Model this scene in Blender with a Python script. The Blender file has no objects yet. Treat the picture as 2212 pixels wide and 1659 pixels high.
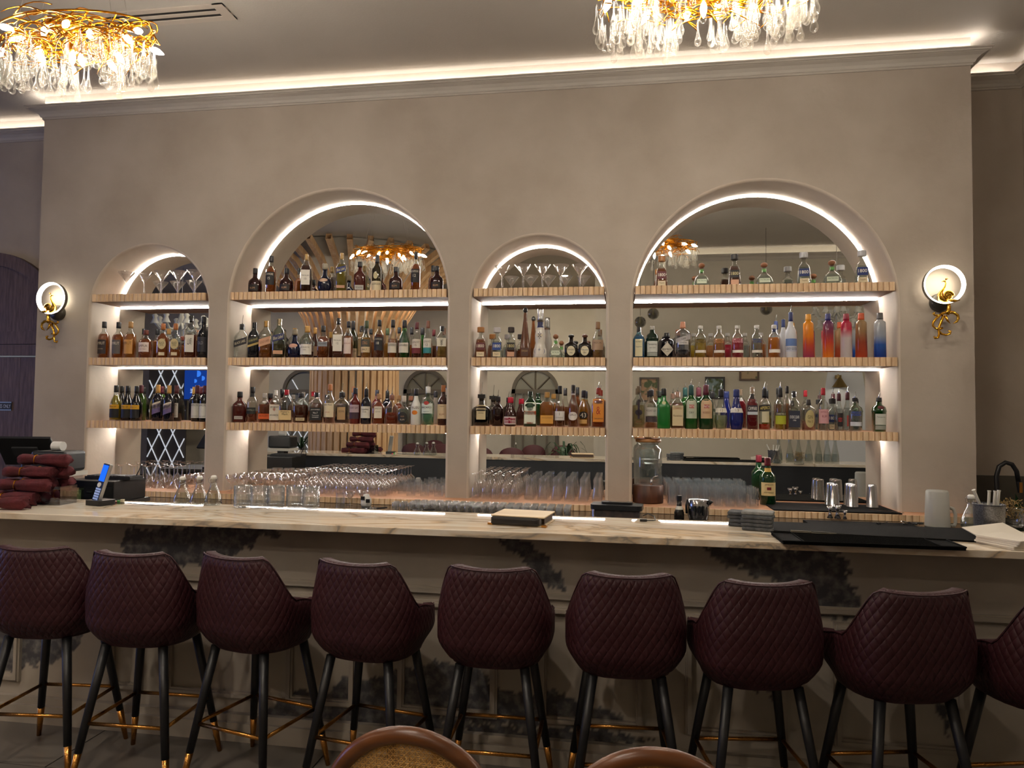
import bpy, bmesh, math, random
from mathutils import Vector, Matrix
random.seed(7)
PI = math.pi
SC = bpy.context.scene
COL = SC.collection
# ------------------------------------------------------------------ camera
FPX, YAW, PITCH, ROLL = 1533.2, 0.155368, 0.0388636, 0.0115795
CAM = Vector((0.0, -5.65, 1.65))
_F = Vector((-math.sin(YAW)*math.cos(PITCH), math.cos(YAW)*math.cos(PITCH), math.sin(PITCH)))
_r = Vector((math.cos(YAW), math.sin(YAW), 0)); _u = _r.cross(_F)
_R = _r*math.cos(ROLL) + _u*math.sin(ROLL); _U = _u*math.cos(ROLL) - _r*math.sin(ROLL)
cam = bpy.data.objects.new('camera', bpy.data.cameras.new('camera')); COL.objects.link(cam)
cam.data.sensor_width = 36.0; cam.data.lens = FPX/2212*36.0; cam.data.clip_start = 0.05; cam.data.clip_end = 100
m3 = Matrix((_R, _U, -_F)).transposed()
cam.matrix_world = Matrix.Translation(CAM) @ m3.to_4x4()
SC.camera = cam
def at(x, y, Y=None, Z=None):
    d = _F + _R*((x-1106)/FPX) - _U*((y-829.5)/FPX)
    t = (Y-CAM.y)/d.y if Y is not None else (Z-CAM.z)/d.z
    return CAM + d*t
def depth(P): return (Vector(P)-CAM).dot(_F)
def ppm(P): return depth(P)/FPX            # metres per pixel at P
# ------------------------------------------------------------------ world, exposure
w = bpy.data.worlds.new('world'); SC.world = w; w.use_nodes = True
w.node_tree.nodes['Background'].inputs[0].default_value = (0.80, 0.80, 0.95, 1)
w.node_tree.nodes['Background'].inputs[1].default_value = 0.05
SC.view_settings.view_transform = 'Standard'; SC.view_settings.look = 'None'
SC.view_settings.exposure = 0.0; SC.view_settings.gamma = 1.0; SC.view_settings.use_curve_mapping = False
SC.cycles.use_adaptive_sampling = True; SC.cycles.adaptive_threshold = .06
SC.cycles.max_bounces = 7; SC.cycles.diffuse_bounces = 3; SC.cycles.glossy_bounces = 4
SC.cycles.transmission_bounces = 4; SC.cycles.transparent_max_bounces = 28
SC.cycles.sample_clamp_indirect = 4.0; SC.cycles.caustics_reflective = False; SC.cycles.caustics_refractive = False
# ------------------------------------------------------------------ materials
def lin(c):
    if isinstance(c, str):
        c = c.lstrip('#'); c = [int(c[i:i+2], 16)/255 for i in (0, 2, 4)]
    return tuple((v/12.92 if v <= .04045 else ((v+.055)/1.055)**2.4) for v in c)
MATS = {}
def nmat(name):
    m = bpy.data.materials.new(name); m.use_nodes = True
    return m, m.node_tree, m.node_tree.nodes['Principled BSDF']
def plain(c, rough=.5, metal=0., spec=.5, emit=None, es=0.):
    k = ('p', c, rough, metal, spec, emit, es)
    if k in MATS: return MATS[k]
    m, nt, b = nmat('surface_'+str(c).strip('#'))
    b.inputs['Base Color'].default_value = (*lin(c), 1); b.inputs['Roughness'].default_value = rough
    b.inputs['Metallic'].default_value = metal; b.inputs['Specular IOR Level'].default_value = spec
    if emit:
        b.inputs['Emission Color'].default_value = (*lin(emit), 1); b.inputs['Emission Strength'].default_value = es
    # a little procedural grain so that no surface is perfectly even
    n = nt.nodes.new('ShaderNodeTexNoise'); n.inputs['Scale'].default_value = 60
    mr = nt.nodes.new('ShaderNodeMapRange'); mr.inputs['To Min'].default_value = max(0., rough-.05); mr.inputs['To Max'].default_value = min(1., rough+.05)
    nt.links.new(n.outputs['Fac'], mr.inputs['Value']); nt.links.new(mr.outputs[0], b.inputs['Roughness'])
    MATS[k] = m; return m
def emis(c, s):
    k = ('e', c, s)
    if k in MATS: return MATS[k]
    m = bpy.data.materials.new('light_'+c.strip('#')); m.use_nodes = True; nt = m.node_tree; nt.nodes.clear()
    o = nt.nodes.new('ShaderNodeOutputMaterial'); e = nt.nodes.new('ShaderNodeEmission')
    e.inputs[0].default_value = (*lin(c), 1); e.inputs[1].default_value = s
    nt.links.new(e.outputs[0], o.inputs[0]); MATS[k] = m; return m
def glass(c='#f4f6f4', tint=.93, edge=.75, rough=.03, body=0.0, bodyc='#dddddd'):
    """thin clear glass: see-through face on, reflecting towards its rims"""
    k = ('g', c, tint, edge, rough, body, bodyc)
    if k in MATS: return MATS[k]
    m = bpy.data.materials.new('glass_'+c.strip('#')); m.use_nodes = True; nt = m.node_tree; nt.nodes.clear()
    o = nt.nodes.new('ShaderNodeOutputMaterial'); t = nt.nodes.new('ShaderNodeBsdfTransparent')
    l = lin(c); t.inputs[0].default_value = (l[0]*tint, l[1]*tint, l[2]*tint, 1)
    g = nt.nodes.new('ShaderNodeBsdfGlossy'); g.inputs['Roughness'].default_value = rough; g.inputs[0].default_value = (.95, .95, .95, 1)
    lw = nt.nodes.new('ShaderNodeLayerWeight'); lw.inputs[0].default_value = .35
    mu = nt.nodes.new('ShaderNodeMath'); mu.operation = 'MULTIPLY_ADD'; mu.inputs[1].default_value = edge; mu.inputs[2].default_value = .04
    mx = nt.nodes.new('ShaderNodeMixShader')
    nt.links.new(lw.outputs['Facing'], mu.inputs[0]); nt.links.new(mu.outputs[0], mx.inputs[0])
    nt.links.new(t.outputs[0], mx.inputs[1]); nt.links.new(g.outputs[0], mx.inputs[2])
    last = mx
    if body:
        d = nt.nodes.new('ShaderNodeBsdfDiffuse'); d.inputs[0].default_value = (*lin(bodyc), 1)
        m2 = nt.nodes.new('ShaderNodeMixShader'); m2.inputs[0].default_value = body
        nt.links.new(mx.outputs[0], m2.inputs[1]); nt.links.new(d.outputs[0], m2.inputs[2]); last = m2
    nt.links.new(last.outputs[0], o.inputs[0]); MATS[k] = m; return m
def liquid(c, clear=.62):
    """tinted drink: part see-through, part coloured body, glossy skin"""
    k = ('l', c, clear)
    if k in MATS: return MATS[k]
    m = bpy.data.materials.new('drink_'+c.strip('#')); m.use_nodes = True; nt = m.node_tree; nt.nodes.clear()
    o = nt.nodes.new('ShaderNodeOutputMaterial'); t = nt.nodes.new('ShaderNodeBsdfTransparent')
    l = lin(c); t.inputs[0].default_value = (l[0]**.6, l[1]**.6, l[2]**.6, 1)
    d = nt.nodes.new('ShaderNodeBsdfPrincipled'); d.inputs['Base Color'].default_value = (*l, 1); d.inputs['Roughness'].default_value = .12
    mx = nt.nodes.new('ShaderNodeMixShader'); mx.inputs[0].default_value = 1-clear
    nt.links.new(t.outputs[0], mx.inputs[1]); nt.links.new(d.outputs[0], mx.inputs[2]); nt.links.new(mx.outputs[0], o.inputs[0])
    MATS[k] = m; return m
def noisy(name, c1, c2, scale=3., rough=.8, detail=4., bump=.0, bscale=30., stretch=None, coord='Object', metal=0., lo=.35, hi=.65, spec=.4, rnd=0., bump2=None):
    m, nt, b = nmat(name)
    tc = nt.nodes.new('ShaderNodeTexCoord'); mp = nt.nodes.new('ShaderNodeMapping')
    if stretch: mp.inputs['Scale'].default_value = stretch
    nt.links.new(tc.outputs[coord], mp.inputs[0])
    vec = mp.outputs[0]
    if rnd:
        oi = nt.nodes.new('ShaderNodeObjectInfo'); ad = nt.nodes.new('ShaderNodeVectorMath'); ad.operation = 'ADD'
        sc_ = nt.nodes.new('ShaderNodeMath'); sc_.operation = 'MULTIPLY'; sc_.inputs[1].default_value = 37.
        nt.links.new(oi.outputs['Random'], sc_.inputs[0]); nt.links.new(vec, ad.inputs[0]); nt.links.new(sc_.outputs[0], ad.inputs[1]); vec = ad.outputs[0]
    n = nt.nodes.new('ShaderNodeTexNoise'); n.inputs['Scale'].default_value = scale; n.inputs['Detail'].default_value = detail
    nt.links.new(vec, n.inputs['Vector'])
    r = nt.nodes.new('ShaderNodeValToRGB'); r.color_ramp.elements[0].position = lo; r.color_ramp.elements[1].position = hi
    r.color_ramp.elements[0].color = (*lin(c1), 1); r.color_ramp.elements[1].color = (*lin(c2), 1)
    nt.links.new(n.outputs['Fac'], r.inputs[0])
    out = r.outputs[0]
    if rnd:
        hs = nt.nodes.new('ShaderNodeHueSaturation'); mr = nt.nodes.new('ShaderNodeMapRange')
        mr.inputs['To Min'].default_value = 1-rnd; mr.inputs['To Max'].default_value = 1+rnd
        nt.links.new(oi.outputs['Random'], mr.inputs['Value']); nt.links.new(mr.outputs[0], hs.inputs['Value']); nt.links.new(out, hs.inputs['Color']); out = hs.outputs[0]
    nt.links.new(out, b.inputs['Base Color'])
    b.inputs['Roughness'].default_value = rough; b.inputs['Metallic'].default_value = metal; b.inputs['Specular IOR Level'].default_value = spec
    if bump:
        n2 = nt.nodes.new('ShaderNodeTexNoise'); n2.inputs['Scale'].default_value = bscale; n2.inputs['Detail'].default_value = 6
        nt.links.new(vec, n2.inputs['Vector'])
        bp = nt.nodes.new('ShaderNodeBump'); bp.inputs['Strength'].default_value = bump; bp.inputs['Distance'].default_value = .01
        nt.links.new(n2.outputs['Fac'], bp.inputs['Height']); nt.links.new(bp.outputs[0], b.inputs['Normal'])
    return m
PLASTER = noisy('wall_plaster', '#ab9e90', '#b9ad9f', scale=1.6, rough=.85, bump=.25, bscale=18, detail=6)
PLASTER_IN = noisy('niche_plaster', '#c2b4a4', '#cdc0b0', scale=2., rough=.8, bump=.2, bscale=20)
PAINT = noisy('ceiling_paint', '#b1aaa0', '#b8b1a7', scale=.8, rough=.9, bump=.12, bscale=60)
TRIMP = noisy('trim_paint', '#b9b1a6', '#c1b9ae', scale=2, rough=.6)
WOOD = noisy('light_oak', '#d6b188', '#e9caa4', scale=6, rough=.5, stretch=(6, 6, .8), rnd=.09, bump=.1, bscale=40)
WOODTOP = noisy('oak_planks', '#c18b66', '#d3a07c', scale=2.4, rough=.42, stretch=(1, 9, 9), bump=.08)
WOODUND = noisy('oak_veneer', '#8b6a55', '#9a7862', scale=2.4, rough=.6, stretch=(1, 9, 9))
# ------------------------------------------------------------------ mesh helpers
def link(name, me, mat=None, parent=None, loc=None):
    o = bpy.data.objects.new(name, me); COL.objects.link(o)
    if mat is not None and me is not None and not me.materials: me.materials.append(mat)
    if parent is not None: o.parent = parent
    if loc is not None: o.location = loc
    return o
def tag(o, label=None, cat=None, group=None, kind=None):
    if label: o['label'] = label
    if cat: o['category'] = cat
    if group: o['group'] = group
    if kind: o['kind'] = kind
    return o
def thing(name, label, cat, loc=(0, 0, 0), rz=0., group=None, kind=None):
    o = bpy.data.objects.new(name, None); COL.objects.link(o); o.location = loc; o.rotation_euler = (0, 0, rz)
    o.empty_display_size = .1
    return tag(o, label, cat, group, kind)
def mesh(v, f, smooth=False, name='m'):
    me = bpy.data.meshes.new(name); me.from_pydata([tuple(p) for p in v], [], f); me.validate(); me.update()
    if smooth:
        for p in me.polygons: p.use_smooth = True
    return me
class MB:
    """collects simple solids into one mesh"""
    def __init__(s): s.v = []; s.f = []
    def add(s, v, f):
        n = len(s.v); s.v += [tuple(p) for p in v]; s.f += [[i+n for i in q] for q in f]; return s
    def box(s, x0, x1, y0, y1, z0, z1):
        v = [(x, y, z) for z in (z0, z1) for y in (y0, y1) for x in (x0, x1)]
        return s.add(v, [(0, 2, 3, 1), (4, 5, 7, 6), (0, 1, 5, 4), (2, 6, 7, 3), (0, 4, 6, 2), (1, 3, 7, 5)])
    def rbox(s, x0, x1, y0, y1, z0, z1, r=.01, n=4):
        """box with rounded vertical edges"""
        pts = []
        for cx, cy, a0 in ((x1-r, y1-r, 0), (x0+r, y1-r, PI/2), (x0+r, y0+r, PI), (x1-r, y0+r, 1.5*PI)):
            for i in range(n+1):
                a = a0+PI/2*i/n; pts.append((cx+r*math.cos(a), cy+r*math.sin(a)))
        return s.prism(pts, z0, z1)
    def prism(s, pts, z0, z1):
        n = len(pts); v = [(x, y, z0) for x, y in pts]+[(x, y, z1) for x, y in pts]
        f = [(i, (i+1) % n, n+(i+1) % n, n+i) for i in range(n)]
        return s.add(v, f+[list(range(n))[::-1], list(range(n, 2*n))])
    def tube(s, pts, r, seg=8, cap=True, closed=False):
        pts = [Vector(p) for p in pts]; n = len(pts)
        rs = r if isinstance(r, (list, tuple)) else [r]*n
        v = []; f = []; prev = None
        for i, p in enumerate(pts):
            if closed: t = (pts[(i+1) % n]-pts[i-1])
            else: t = (pts[min(i+1, n-1)]-pts[max(i-1, 0)])
            t = t.normalized() if t.length > 1e-9 else Vector((0, 0, 1))
            if prev is None:
                a = Vector((0, 0, 1)) if abs(t.z) < .9 else Vector((1, 0, 0))
                nrm = (a-t*a.dot(t)).normalized()
            else:
                nrm = prev-t*prev.dot(t); nrm = nrm.normalized() if nrm.length > 1e-6 else t.orthogonal().normalized()
            prev = nrm; b = t.cross(nrm)
            for k in range(seg):
                a = 2*PI*k/seg; v.append(p+(nrm*math.cos(a)+b*math.sin(a))*rs[i])
        m = n if closed else n-1
        for i in range(m):
            for k in range(seg):
                j = (i+1) % n; f.append((i*seg+k, i*seg+(k+1) % seg, j*seg+(k+1) % seg, j*seg+k))
        if cap and not closed: f += [list(range(seg))[::-1], list(range((n-1)*seg, n*seg))]
        return s.add(v, f)
    def lathe(s, prof, seg=16, pw=2., ratio=1., cx=0., cy=0., cap0=True, cap1=True, rot=0.):
        """prof: (r,z) list; pw>2 squares the section; ratio = depth/width"""
        v = []; f = []; n = len(prof)
        for r, z in prof:
            for k in range(seg):
                a = 2*PI*(k+.5)/seg+rot; c, si = math.cos(a), math.sin(a)
                q = 1. if pw == 2 else 1/(abs(c)**pw+abs(si)**pw)**(1/pw)
                v.append((cx+r*q*c, cy+r*q*si*ratio, z))
        for i in range(n-1):
            for k in range(seg): f.append((i*seg+k, i*seg+(k+1) % seg, (i+1)*seg+(k+1) % seg, (i+1)*seg+k))
        if cap0: f.append(list(range(seg))[::-1])
        if cap1: f.append(list(range((n-1)*seg, n*seg)))
        return s.add(v, f)
    def me(s, smooth=False, name='m'): return mesh(s.v, s.f, smooth, name)
    def obj(s, name, mat, parent=None, loc=None, smooth=False): return link(name, s.me(smooth, name), mat, parent, loc)
def bevel(o, w=.004, n=2):
    m = o.modifiers.new('b', 'BEVEL'); m.width = w; m.segments = n; m.limit_method = 'ANGLE'; m.angle_limit = .6; return o
def struct(o, label=None): return tag(o, label, None, None, 'structure')
_TX = {}
def text_coords(s):
    if s in _TX: return _TX[s]
    cu = bpy.data.curves.new('t', 'FONT'); cu.body = s; cu.size = 1; cu.align_x = 'CENTER'; cu.align_y = 'CENTER'; cu.resolution_u = 2
    o = bpy.data.objects.new('t', cu); COL.objects.link(o); bpy.context.view_layer.update()
    me = bpy.data.meshes.new_from_object(o)
    v = [(p.co.x, p.co.y) for p in me.vertices]; f = [list(p.vertices) for p in me.polygons]
    bpy.data.objects.remove(o); bpy.data.curves.remove(cu); bpy.data.meshes.remove(me)
    xs = [p[0] for p in v] or [0]; ys = [p[1] for p in v] or [0]
    cx, cy = (min(xs)+max(xs))/2, (min(ys)+max(ys))/2
    v = [(x-cx, y-cy) for x, y in v]; _TX[s] = (v, f, max(xs)-min(xs), max(ys)-min(ys)); return _TX[s]
def lettering(s, width, height, fn, mat, parent, name='lettering', squash=True):
    """writing fitted into width x height; fn maps (x,z) on the label to a point"""
    v, f, w0, h0 = text_coords(s)
    if not v: return None
    sy = height/max(h0, 1e-6); sx = sy if w0*sy <= width else width/w0
    me = mesh([fn(x*sx, y*sy) for x, y in v], f)
    return link(name, me, mat, parent)
def clone(o, parent=None):
    c = o.copy(); COL.objects.link(c)
    if parent is not None: c.parent = parent
    for ch in list(o.children): clone(ch, c)
    return c
# ------------------------------------------------------------------ room shell
MIR = .37; ZC = 4.48; WL, WR = -5.24, 2.545; RY = .45; XR = 3.12; XL = -9.0; BWY = -6.05; ZCT = .945
NICHES = [(-4.70, -3.568, 2.515), (-3.362, -1.43, 2.545), (-1.226, -.136, 2.53), (.074, 2.016, 2.485)]   # x0,x1,spring height
SHELF = [2.650, 2.086, 1.530]; TH = .066
ARCHN = ['narrow first arch', 'wide second arch', 'narrow third arch', 'wide fourth arch']
SHN = ['top', 'middle', 'lower']
def outline(x0, x1, zs, off=0., n=28, zb=ZCT):
    r = (x1-x0)/2+off; cx = (x0+x1)/2
    pts = [(x1+off, zb)]
    for i in range(n+1):
        a = PI*i/n; pts.append((cx+r*math.cos(a), zs+r*math.sin(a)))
    pts.append((x0-off, zb)); return pts
bm = bmesh.new()
def loop(pts):
    vs = [bm.verts.new((x, 0, z)) for x, z in pts]
    return [bm.edges.new((vs[i], vs[(i+1) % len(vs)])) for i in range(len(vs))]
ed = []
top = ZC
ED = .022
outer = [(WL, 0)]
outer = [(WL, 0), (WL, top), (WR, top), (WR, 0)]
outer = [(WL, ZCT), (WL, top), (WR, top), (WR, ZCT)]
for n in NICHES[::-1]: outer += outline(*n, off=ED)
ed += loop(outer)
bmesh.ops.triangle_fill(bm, use_beauty=True, use_dissolve=False, edges=ed)
me = bpy.data.meshes.new('wall_back'); bm.to_mesh(me); bm.free()
v = [tuple(p.co) for p in me.vertices]; f = [list(p.vertices) for p in me.polygons]
b = MB(); b.add(v, f)
# side returns, top of the bay
b.add([(WL, 0, ZCT), (WL, RY, ZCT), (WL, RY, top), (WL, 0, top)], [(0, 1, 2, 3)])
b.add([(WR, 0, ZCT), (WR, RY, ZCT), (WR, RY, top), (WR, 0, top)], [(3, 2, 1, 0)])
b.add([(WL, 0, top), (WR, 0, top), (WR, RY, top), (WL, RY, top)], [(0, 1, 2, 3)])
wall = struct(b.obj('wall_back', PLASTER), 'beige plastered back wall with four arched niches')
for i, n in enumerate(NICHES):       # rounded edge and reveal of every arch
    b = MB(); rings = []
    for k in range(5):
        a = PI/2*k/4; rings.append((outline(*n, off=ED*(1-math.sin(a))), ED*(1-math.cos(a))))
    rings.append((outline(*n, off=0), MIR+.01))
    vv = []; ff = []; m = len(rings[0][0])
    for pts, Y in rings: vv += [(x, Y, z) for x, z in pts]
    for k in range(len(rings)-1):
        for j in range(m-1): ff.append((k*m+j, k*m+j+1, (k+1)*m+j+1, (k+1)*m+j))
    b.add(vv, ff); o = b.obj('niche_reveal', PLASTER_IN, wall, smooth=True)
    # mirror
    mm, nt, bs = nmat('mirror_silver_%d' % i)
    bs.inputs['Base Color'].default_value = (.80, .80, .765, 1); bs.inputs['Metallic'].default_value = 1; bs.inputs['Roughness'].default_value = .006
    pts = outline(*n, off=-.001); q = len(pts)
    vv = [(x, MIR, z) for x, z in pts]+[(x, MIR+.008, z) for x, z in pts]
    ff = [list(range(q))]+[list(range(q, 2*q))[::-1]]+[(j, q+j, q+(j+1) % q, (j+1) % q) for j in range(q)]
    tag(link('mirror', mesh(vv, ff), mm), 'tall mirror lining the back of the '+ARCHN[i], 'mirror')
# ceiling, floor, other walls
FLOORM = noisy('floor_tile', '#625b54', '#716a62', scale=1.2, rough=.32, detail=5)
b = MB(); b.add([(-14, -13, ZC), (6.2, -13, ZC), (6.2, 1, ZC), (-14, 1, ZC)], [(0, 1, 2, 3)])
ceil = struct(b.obj('ceiling', PAINT))
b = MB(); b.add([(-14, -13, -.004), (6.2, -13, -.004), (6.2, 1, -.004), (-14, 1, -.004)], [(3, 2, 1, 0)])
floor = struct(b.obj('floor', plain('#2e2b29', .7)))
ft = MB().box(0, 1.193, 0, .593, -.02, 0).me(name='tile'); ft.materials.append(FLOORM)
for r_ in range(0, 10):
    for c_ in range(0, 10):
        X = -6.2+c_*1.2+(.6 if r_ % 2 else 0); Y = -7.5+r_*.6
        if Y > -2.0: continue
        o = link('floor_tile', ft, None, floor, (X, Y, 0))
b = MB(); b.box(XL-4, WL, RY, RY+.1, 0, ZC); struct(b.obj('wall_left', PLASTER))
b = MB(); b.box(WR, XR+.1, RY, RY+.1, 0, ZC); struct(b.obj('wall_alcove', PLASTER))
b = MB(); b.box(XR, XR+.1, -1.2, RY, 0, ZC); struct(b.obj('wall_right', PLASTER))
# ------------------------------------------------------------------ crown moulding with hidden cove light
PROF = [(0, 4.275), (.012, 4.275), (.012, 4.292), (.022, 4.298), (.03, 4.325), (.052, 4.352), (.085, 4.368), (.088, 4.376), (.097, 4.378), (.1, 4.388), (.112, 4.390), (.112, 4.402), (.1, 4.402), (.1, 4.372), (0, 4.37)]
def sweep(path, prof, name, mat, sgn=1):
    n = len(path); v = []; f = []; m = len(prof)
    for i, (x, y) in enumerate(path):
        nn = []
        for a, c in ((i-1, i), (i, i+1)):
            if a < 0 or c >= n: continue
            d = Vector((path[c][0]-path[a][0], path[c][1]-path[a][1])).normalized(); nn.append(Vector((d.y, -d.x))*sgn)
        if len(nn) == 2: q = (nn[0]+nn[1]); q = q/(q.dot(nn[0]))
        else: q = nn[0]
        for o_, z in prof: v.append((x+q.x*o_, y+q.y*o_, z))
    for i in range(n-1):
        for k in range(m-1): f.append((i*m+k, i*m+k+1, (i+1)*m+k+1, (i+1)*m+k))
    return link(name, mesh(v, f), mat)
path = [(XL-3, RY), (WL, RY), (WL, 0), (WR, 0), (WR, RY), (XR, RY), (XR, -1.3), (6, -1.3), (6, BWY), (-.4, BWY)]
PROF = [(o_, 4.264+(z-4.275)*.756) for o_, z in PROF]
crown = struct(sweep(path, PROF, 'trim_1', TRIMP), 'white crown moulding along the top of the walls')
COVE = emis('#fff6ec', 170.)
cs = sweep(path, [(.0985, 4.3395), (.0985, 4.3520)], 'cove_strip', COVE); cs.parent = crown
cs['label'] = 'warm white light strip hidden behind the moulding'
# ------------------------------------------------------------------ shelves
LED = emis('#fffaf2', 100.); LEDA = emis('#fff4e6', 75.)
PITCHS = .0405
def slat_mesh(h, wd=.0378, pr=.02):
    pts = [(-wd/2, 0), (-wd/2, -pr*.55)]+[(-wd/2*math.cos(a), -pr*.55-pr*.45*math.sin(a)) for a in [PI*k/6 for k in range(1, 6)]]+[(wd/2, -pr*.55), (wd/2, 0)]
    return MB().prism(pts[::-1], 0, h).me(name='slat')
SLAT = slat_mesh(TH); SLAT.materials.append(WOOD)
for i, (x0, x1, zs) in enumerate(NICHES):
    for s, z in enumerate(SHELF):
        r = (x1-x0)/2; dz = max(0, z-zs); ins = r-math.sqrt(max(0, r*r-dz*dz)) if dz > 0 else 0
        a, c = x0+ins+.002, x1-ins-.002
        t = thing('wall_shelf', 'light oak shelf with ribbed front edge, %s of three in the %s' % (SHN[s], ARCHN[i]), 'shelf', ((a+c)/2, 0, z-TH))
        hw = (c-a)/2
        MB().box(-hw, hw, .0, MIR-.003, .002, TH-.002).obj('board', WOODUND if s < 2 else WOODTOP, t)
        n = int((2*hw)/PITCHS); p = 2*hw/n
        for k in range(n):
            o = link('slat', SLAT, None, t, (-hw+p*(k+.5), 0, 0)); o.scale = (p/PITCHS, 1, 1)
        o = MB().box(-hw, hw, MIR-.012, MIR-.003, -.010, -.001).obj('led_strip', LED, t); o['label'] = 'white glowing light strip'
    # light strip round the arch
    r = (x1-x0)/2-.006; cx = (x0+x1)/2; z = SHELF[0]; a0 = math.asin(max(-1, (z-zs)/r)) if z > zs else 0.
    pts = [(cx+r*math.cos(a0+(PI-2*a0)*k/40), MIR-.008, zs+r*math.sin(a0+(PI-2*a0)*k/40)) for k in range(41)]
    v = []; f = []
    for x, y, zz in pts:
        dx, dz = (x-cx)/r, (zz-zs)/r
        for e, yy in ((0, -.004), (0, .004), (-.006, .004), (-.006, -.004)): v.append((x+dx*e, y+yy, zz+dz*e))
    for k in range(40):
        for j in range(4): f.append((k*4+j, k*4+(j+1) % 4, (k+1)*4+(j+1) % 4, (k+1)*4+j))
    tag(link('arch_light_strip', mesh(v, f), LEDA), 'white light strip curving over the top of the '+ARCHN[i], 'light strip')
# ------------------------------------------------------------------ back counter
t = thing('back_counter', 'oak plank back counter with ribbed front edge below the arches', 'counter', (0, 0, .90))
HB = ZCT-.90
CT = [(-4.72, WR)]
pl = .1175
for k in range(4):     # planks
    y0 = -.178+k*(MIR+.17)/4; y1 = y0+(MIR+.17)/4-.002
    MB().box(WL, WR, y0, y1, .0, HB).obj('plank', WOODTOP, t)
SL2 = slat_mesh(HB, .043, .016); SL2.materials.append(WOOD)
n = int((WR-WL)/.0455)
for k in range(n): link('slat', SL2, None, t, (WL+.023+k*.0455, -.178, 0))
GRAN = noisy('dark_granite', '#1d1a19', '#2c2725', scale=60, rough=.12, detail=2, spec=.6)
t = thing('work_counter', 'long dark granite work counter in front of the back wall', 'counter', (0, 0, 0))
MB().box(-5.2, 3.1, -.62, MIR-.02, .86, .898).obj('worktop', GRAN, t)
for k in range(7):
    xa = -5.1+k*1.16
    MB().box(xa+.005, xa+1.155, -.56, -.05, .1, .858).obj('cabinet', plain('#1c1b1c', .5), t)
# ------------------------------------------------------------------ front bar
BF, BB, BZ, BT = -2.48, -1.925, 1.11, .032
def marble():
    m, nt, b = nmat('cream_marble')
    tc = nt.nodes.new('ShaderNodeTexCoord'); mp = nt.nodes.new('ShaderNodeMapping'); mp.inputs['Scale'].default_value = (.55, 2.2, 1); mp.inputs['Rotation'].default_value = (0, 0, .12)
    nt.links.new(tc.outputs['Object'], mp.inputs[0])
    n = nt.nodes.new('ShaderNodeTexNoise'); n.inputs['Scale'].default_value = 1.6; n.inputs['Detail'].default_value = 8; n.inputs['Distortion'].default_value = 1.6
    nt.links.new(mp.outputs[0], n.inputs['Vector'])
    r = nt.nodes.new('ShaderNodeValToRGB'); e = r.color_ramp.elements
    e[0].position = .0; e[0].color = (*lin('#e6dac6'), 1); e[1].position = 1.; e[1].color = (*lin('#efe6d6'), 1)
    for p, c in ((.44, '#e6d8c4'), (.475, '#d6bd9c'), (.492, '#a0968a'), (.505, '#d8c4a8'), (.55, '#ece2d2'), (.63, '#d8c5ab'), (.66, '#eaddc9')):
        q = e.new(p); q.color = (*lin(c), 1)
    nt.links.new(n.outputs['Fac'], r.inputs[0]); nt.links.new(r.outputs[0], b.inputs['Base Color'])
    b.inputs['Roughness'].default_value = .012; b.inputs['Specular IOR Level'].default_value = .6
    return m
t = thing('bar_counter', 'long bar with cream marble top and painted panelled front', 'bar', (0, 0, 0))
o = MB().box(-5.2, 3.05, BF, BB, BZ-BT, BZ).obj('marble_top', marble(), t); bevel(o, .003)
# painted front: fine grid, vertex mask where the dark plaster shows through
FY = -2.27
XA, XB = -5.0, 3.0; ZA, ZB = .0, BZ-BT
import random as _rn
def hsh(i, j): 
    n = (i*374761393+j*668265263) & 0xffffffff; n = ((n ^ (n >> 13))*1274126177) & 0xffffffff
    return ((n ^ (n >> 16)) & 0xffff)/65535
def vnoise(x, y):
    i, j = math.floor(x), math.floor(y); u, w_ = x-i, y-j; u = u*u*(3-2*u); w_ = w_*w_*(3-2*w_)
    return (hsh(i, j)*(1-u)+hsh(i+1, j)*u)*(1-w_)+(hsh(i, j+1)*(1-u)+hsh(i+1, j+1)*u)*w_
def fbm(x, y): return (vnoise(x, y)+.5*vnoise(2.1*x+7, 2.1*y)+.25*vnoise(4.3*x, 4.3*y+3)+.13*vnoise(9.*x, 9.*y))/1.88
def poly_px(pts): return [((at(x, y, Y=FY)).x, (at(x, y, Y=FY)).z) for x, y in pts]
PATCH = [poly_px(p) for p in (
    [(258, 1150), (270, 1210), (330, 1235), (470, 1205), (560, 1165), (610, 1140), (400, 1130)],
    [(1070, 1155), (1130, 1205), (1180, 1265), (1235, 1285), (1225, 1240), (1160, 1185), (1120, 1155)],
    [(1490, 1175), (1570, 1225), (1680, 1255), (1760, 1330), (1845, 1340), (1870, 1290), (1810, 1200), (1750, 1180)],
    [(-40, 1360), (-40, 1450), (60, 1440), (150, 1420), (180, 1370), (120, 1350)],
    [(655, 1498), (700, 1488), (760, 1470), (830, 1468), (880, 1440), (950, 1436), (1050, 1450), (1060, 1482), (1150, 1490), (1230, 1512), (1330, 1545), (1340, 1562), (1230, 1570), (1000, 1560), (760, 1545), (560, 1530)],
    [(560, 1525), (800, 1545), (1100, 1570), (1350, 1585), (1420, 1600), (1300, 1615), (1000, 1590), (700, 1570), (580, 1555)],
    [(1150, 1490), (1240, 1510), (1330, 1550), (1160, 1555)], [(1620, 1480), (1660, 1500), (1700, 1535), (1680, 1490)],
    [(1950, 1500), (2010, 1520), (2060, 1590), (2050, 1530), (2020, 1500)])]
def inside(x, z, P):
    c = False; j = len(P)-1
    for i in range(len(P)):
        if (P[i][1] > z) != (P[j][1] > z) and x < (P[j][0]-P[i][0])*(z-P[i][1])/(P[j][1]-P[i][1])+P[i][0]: c = not c
        j = i
    return c
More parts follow.
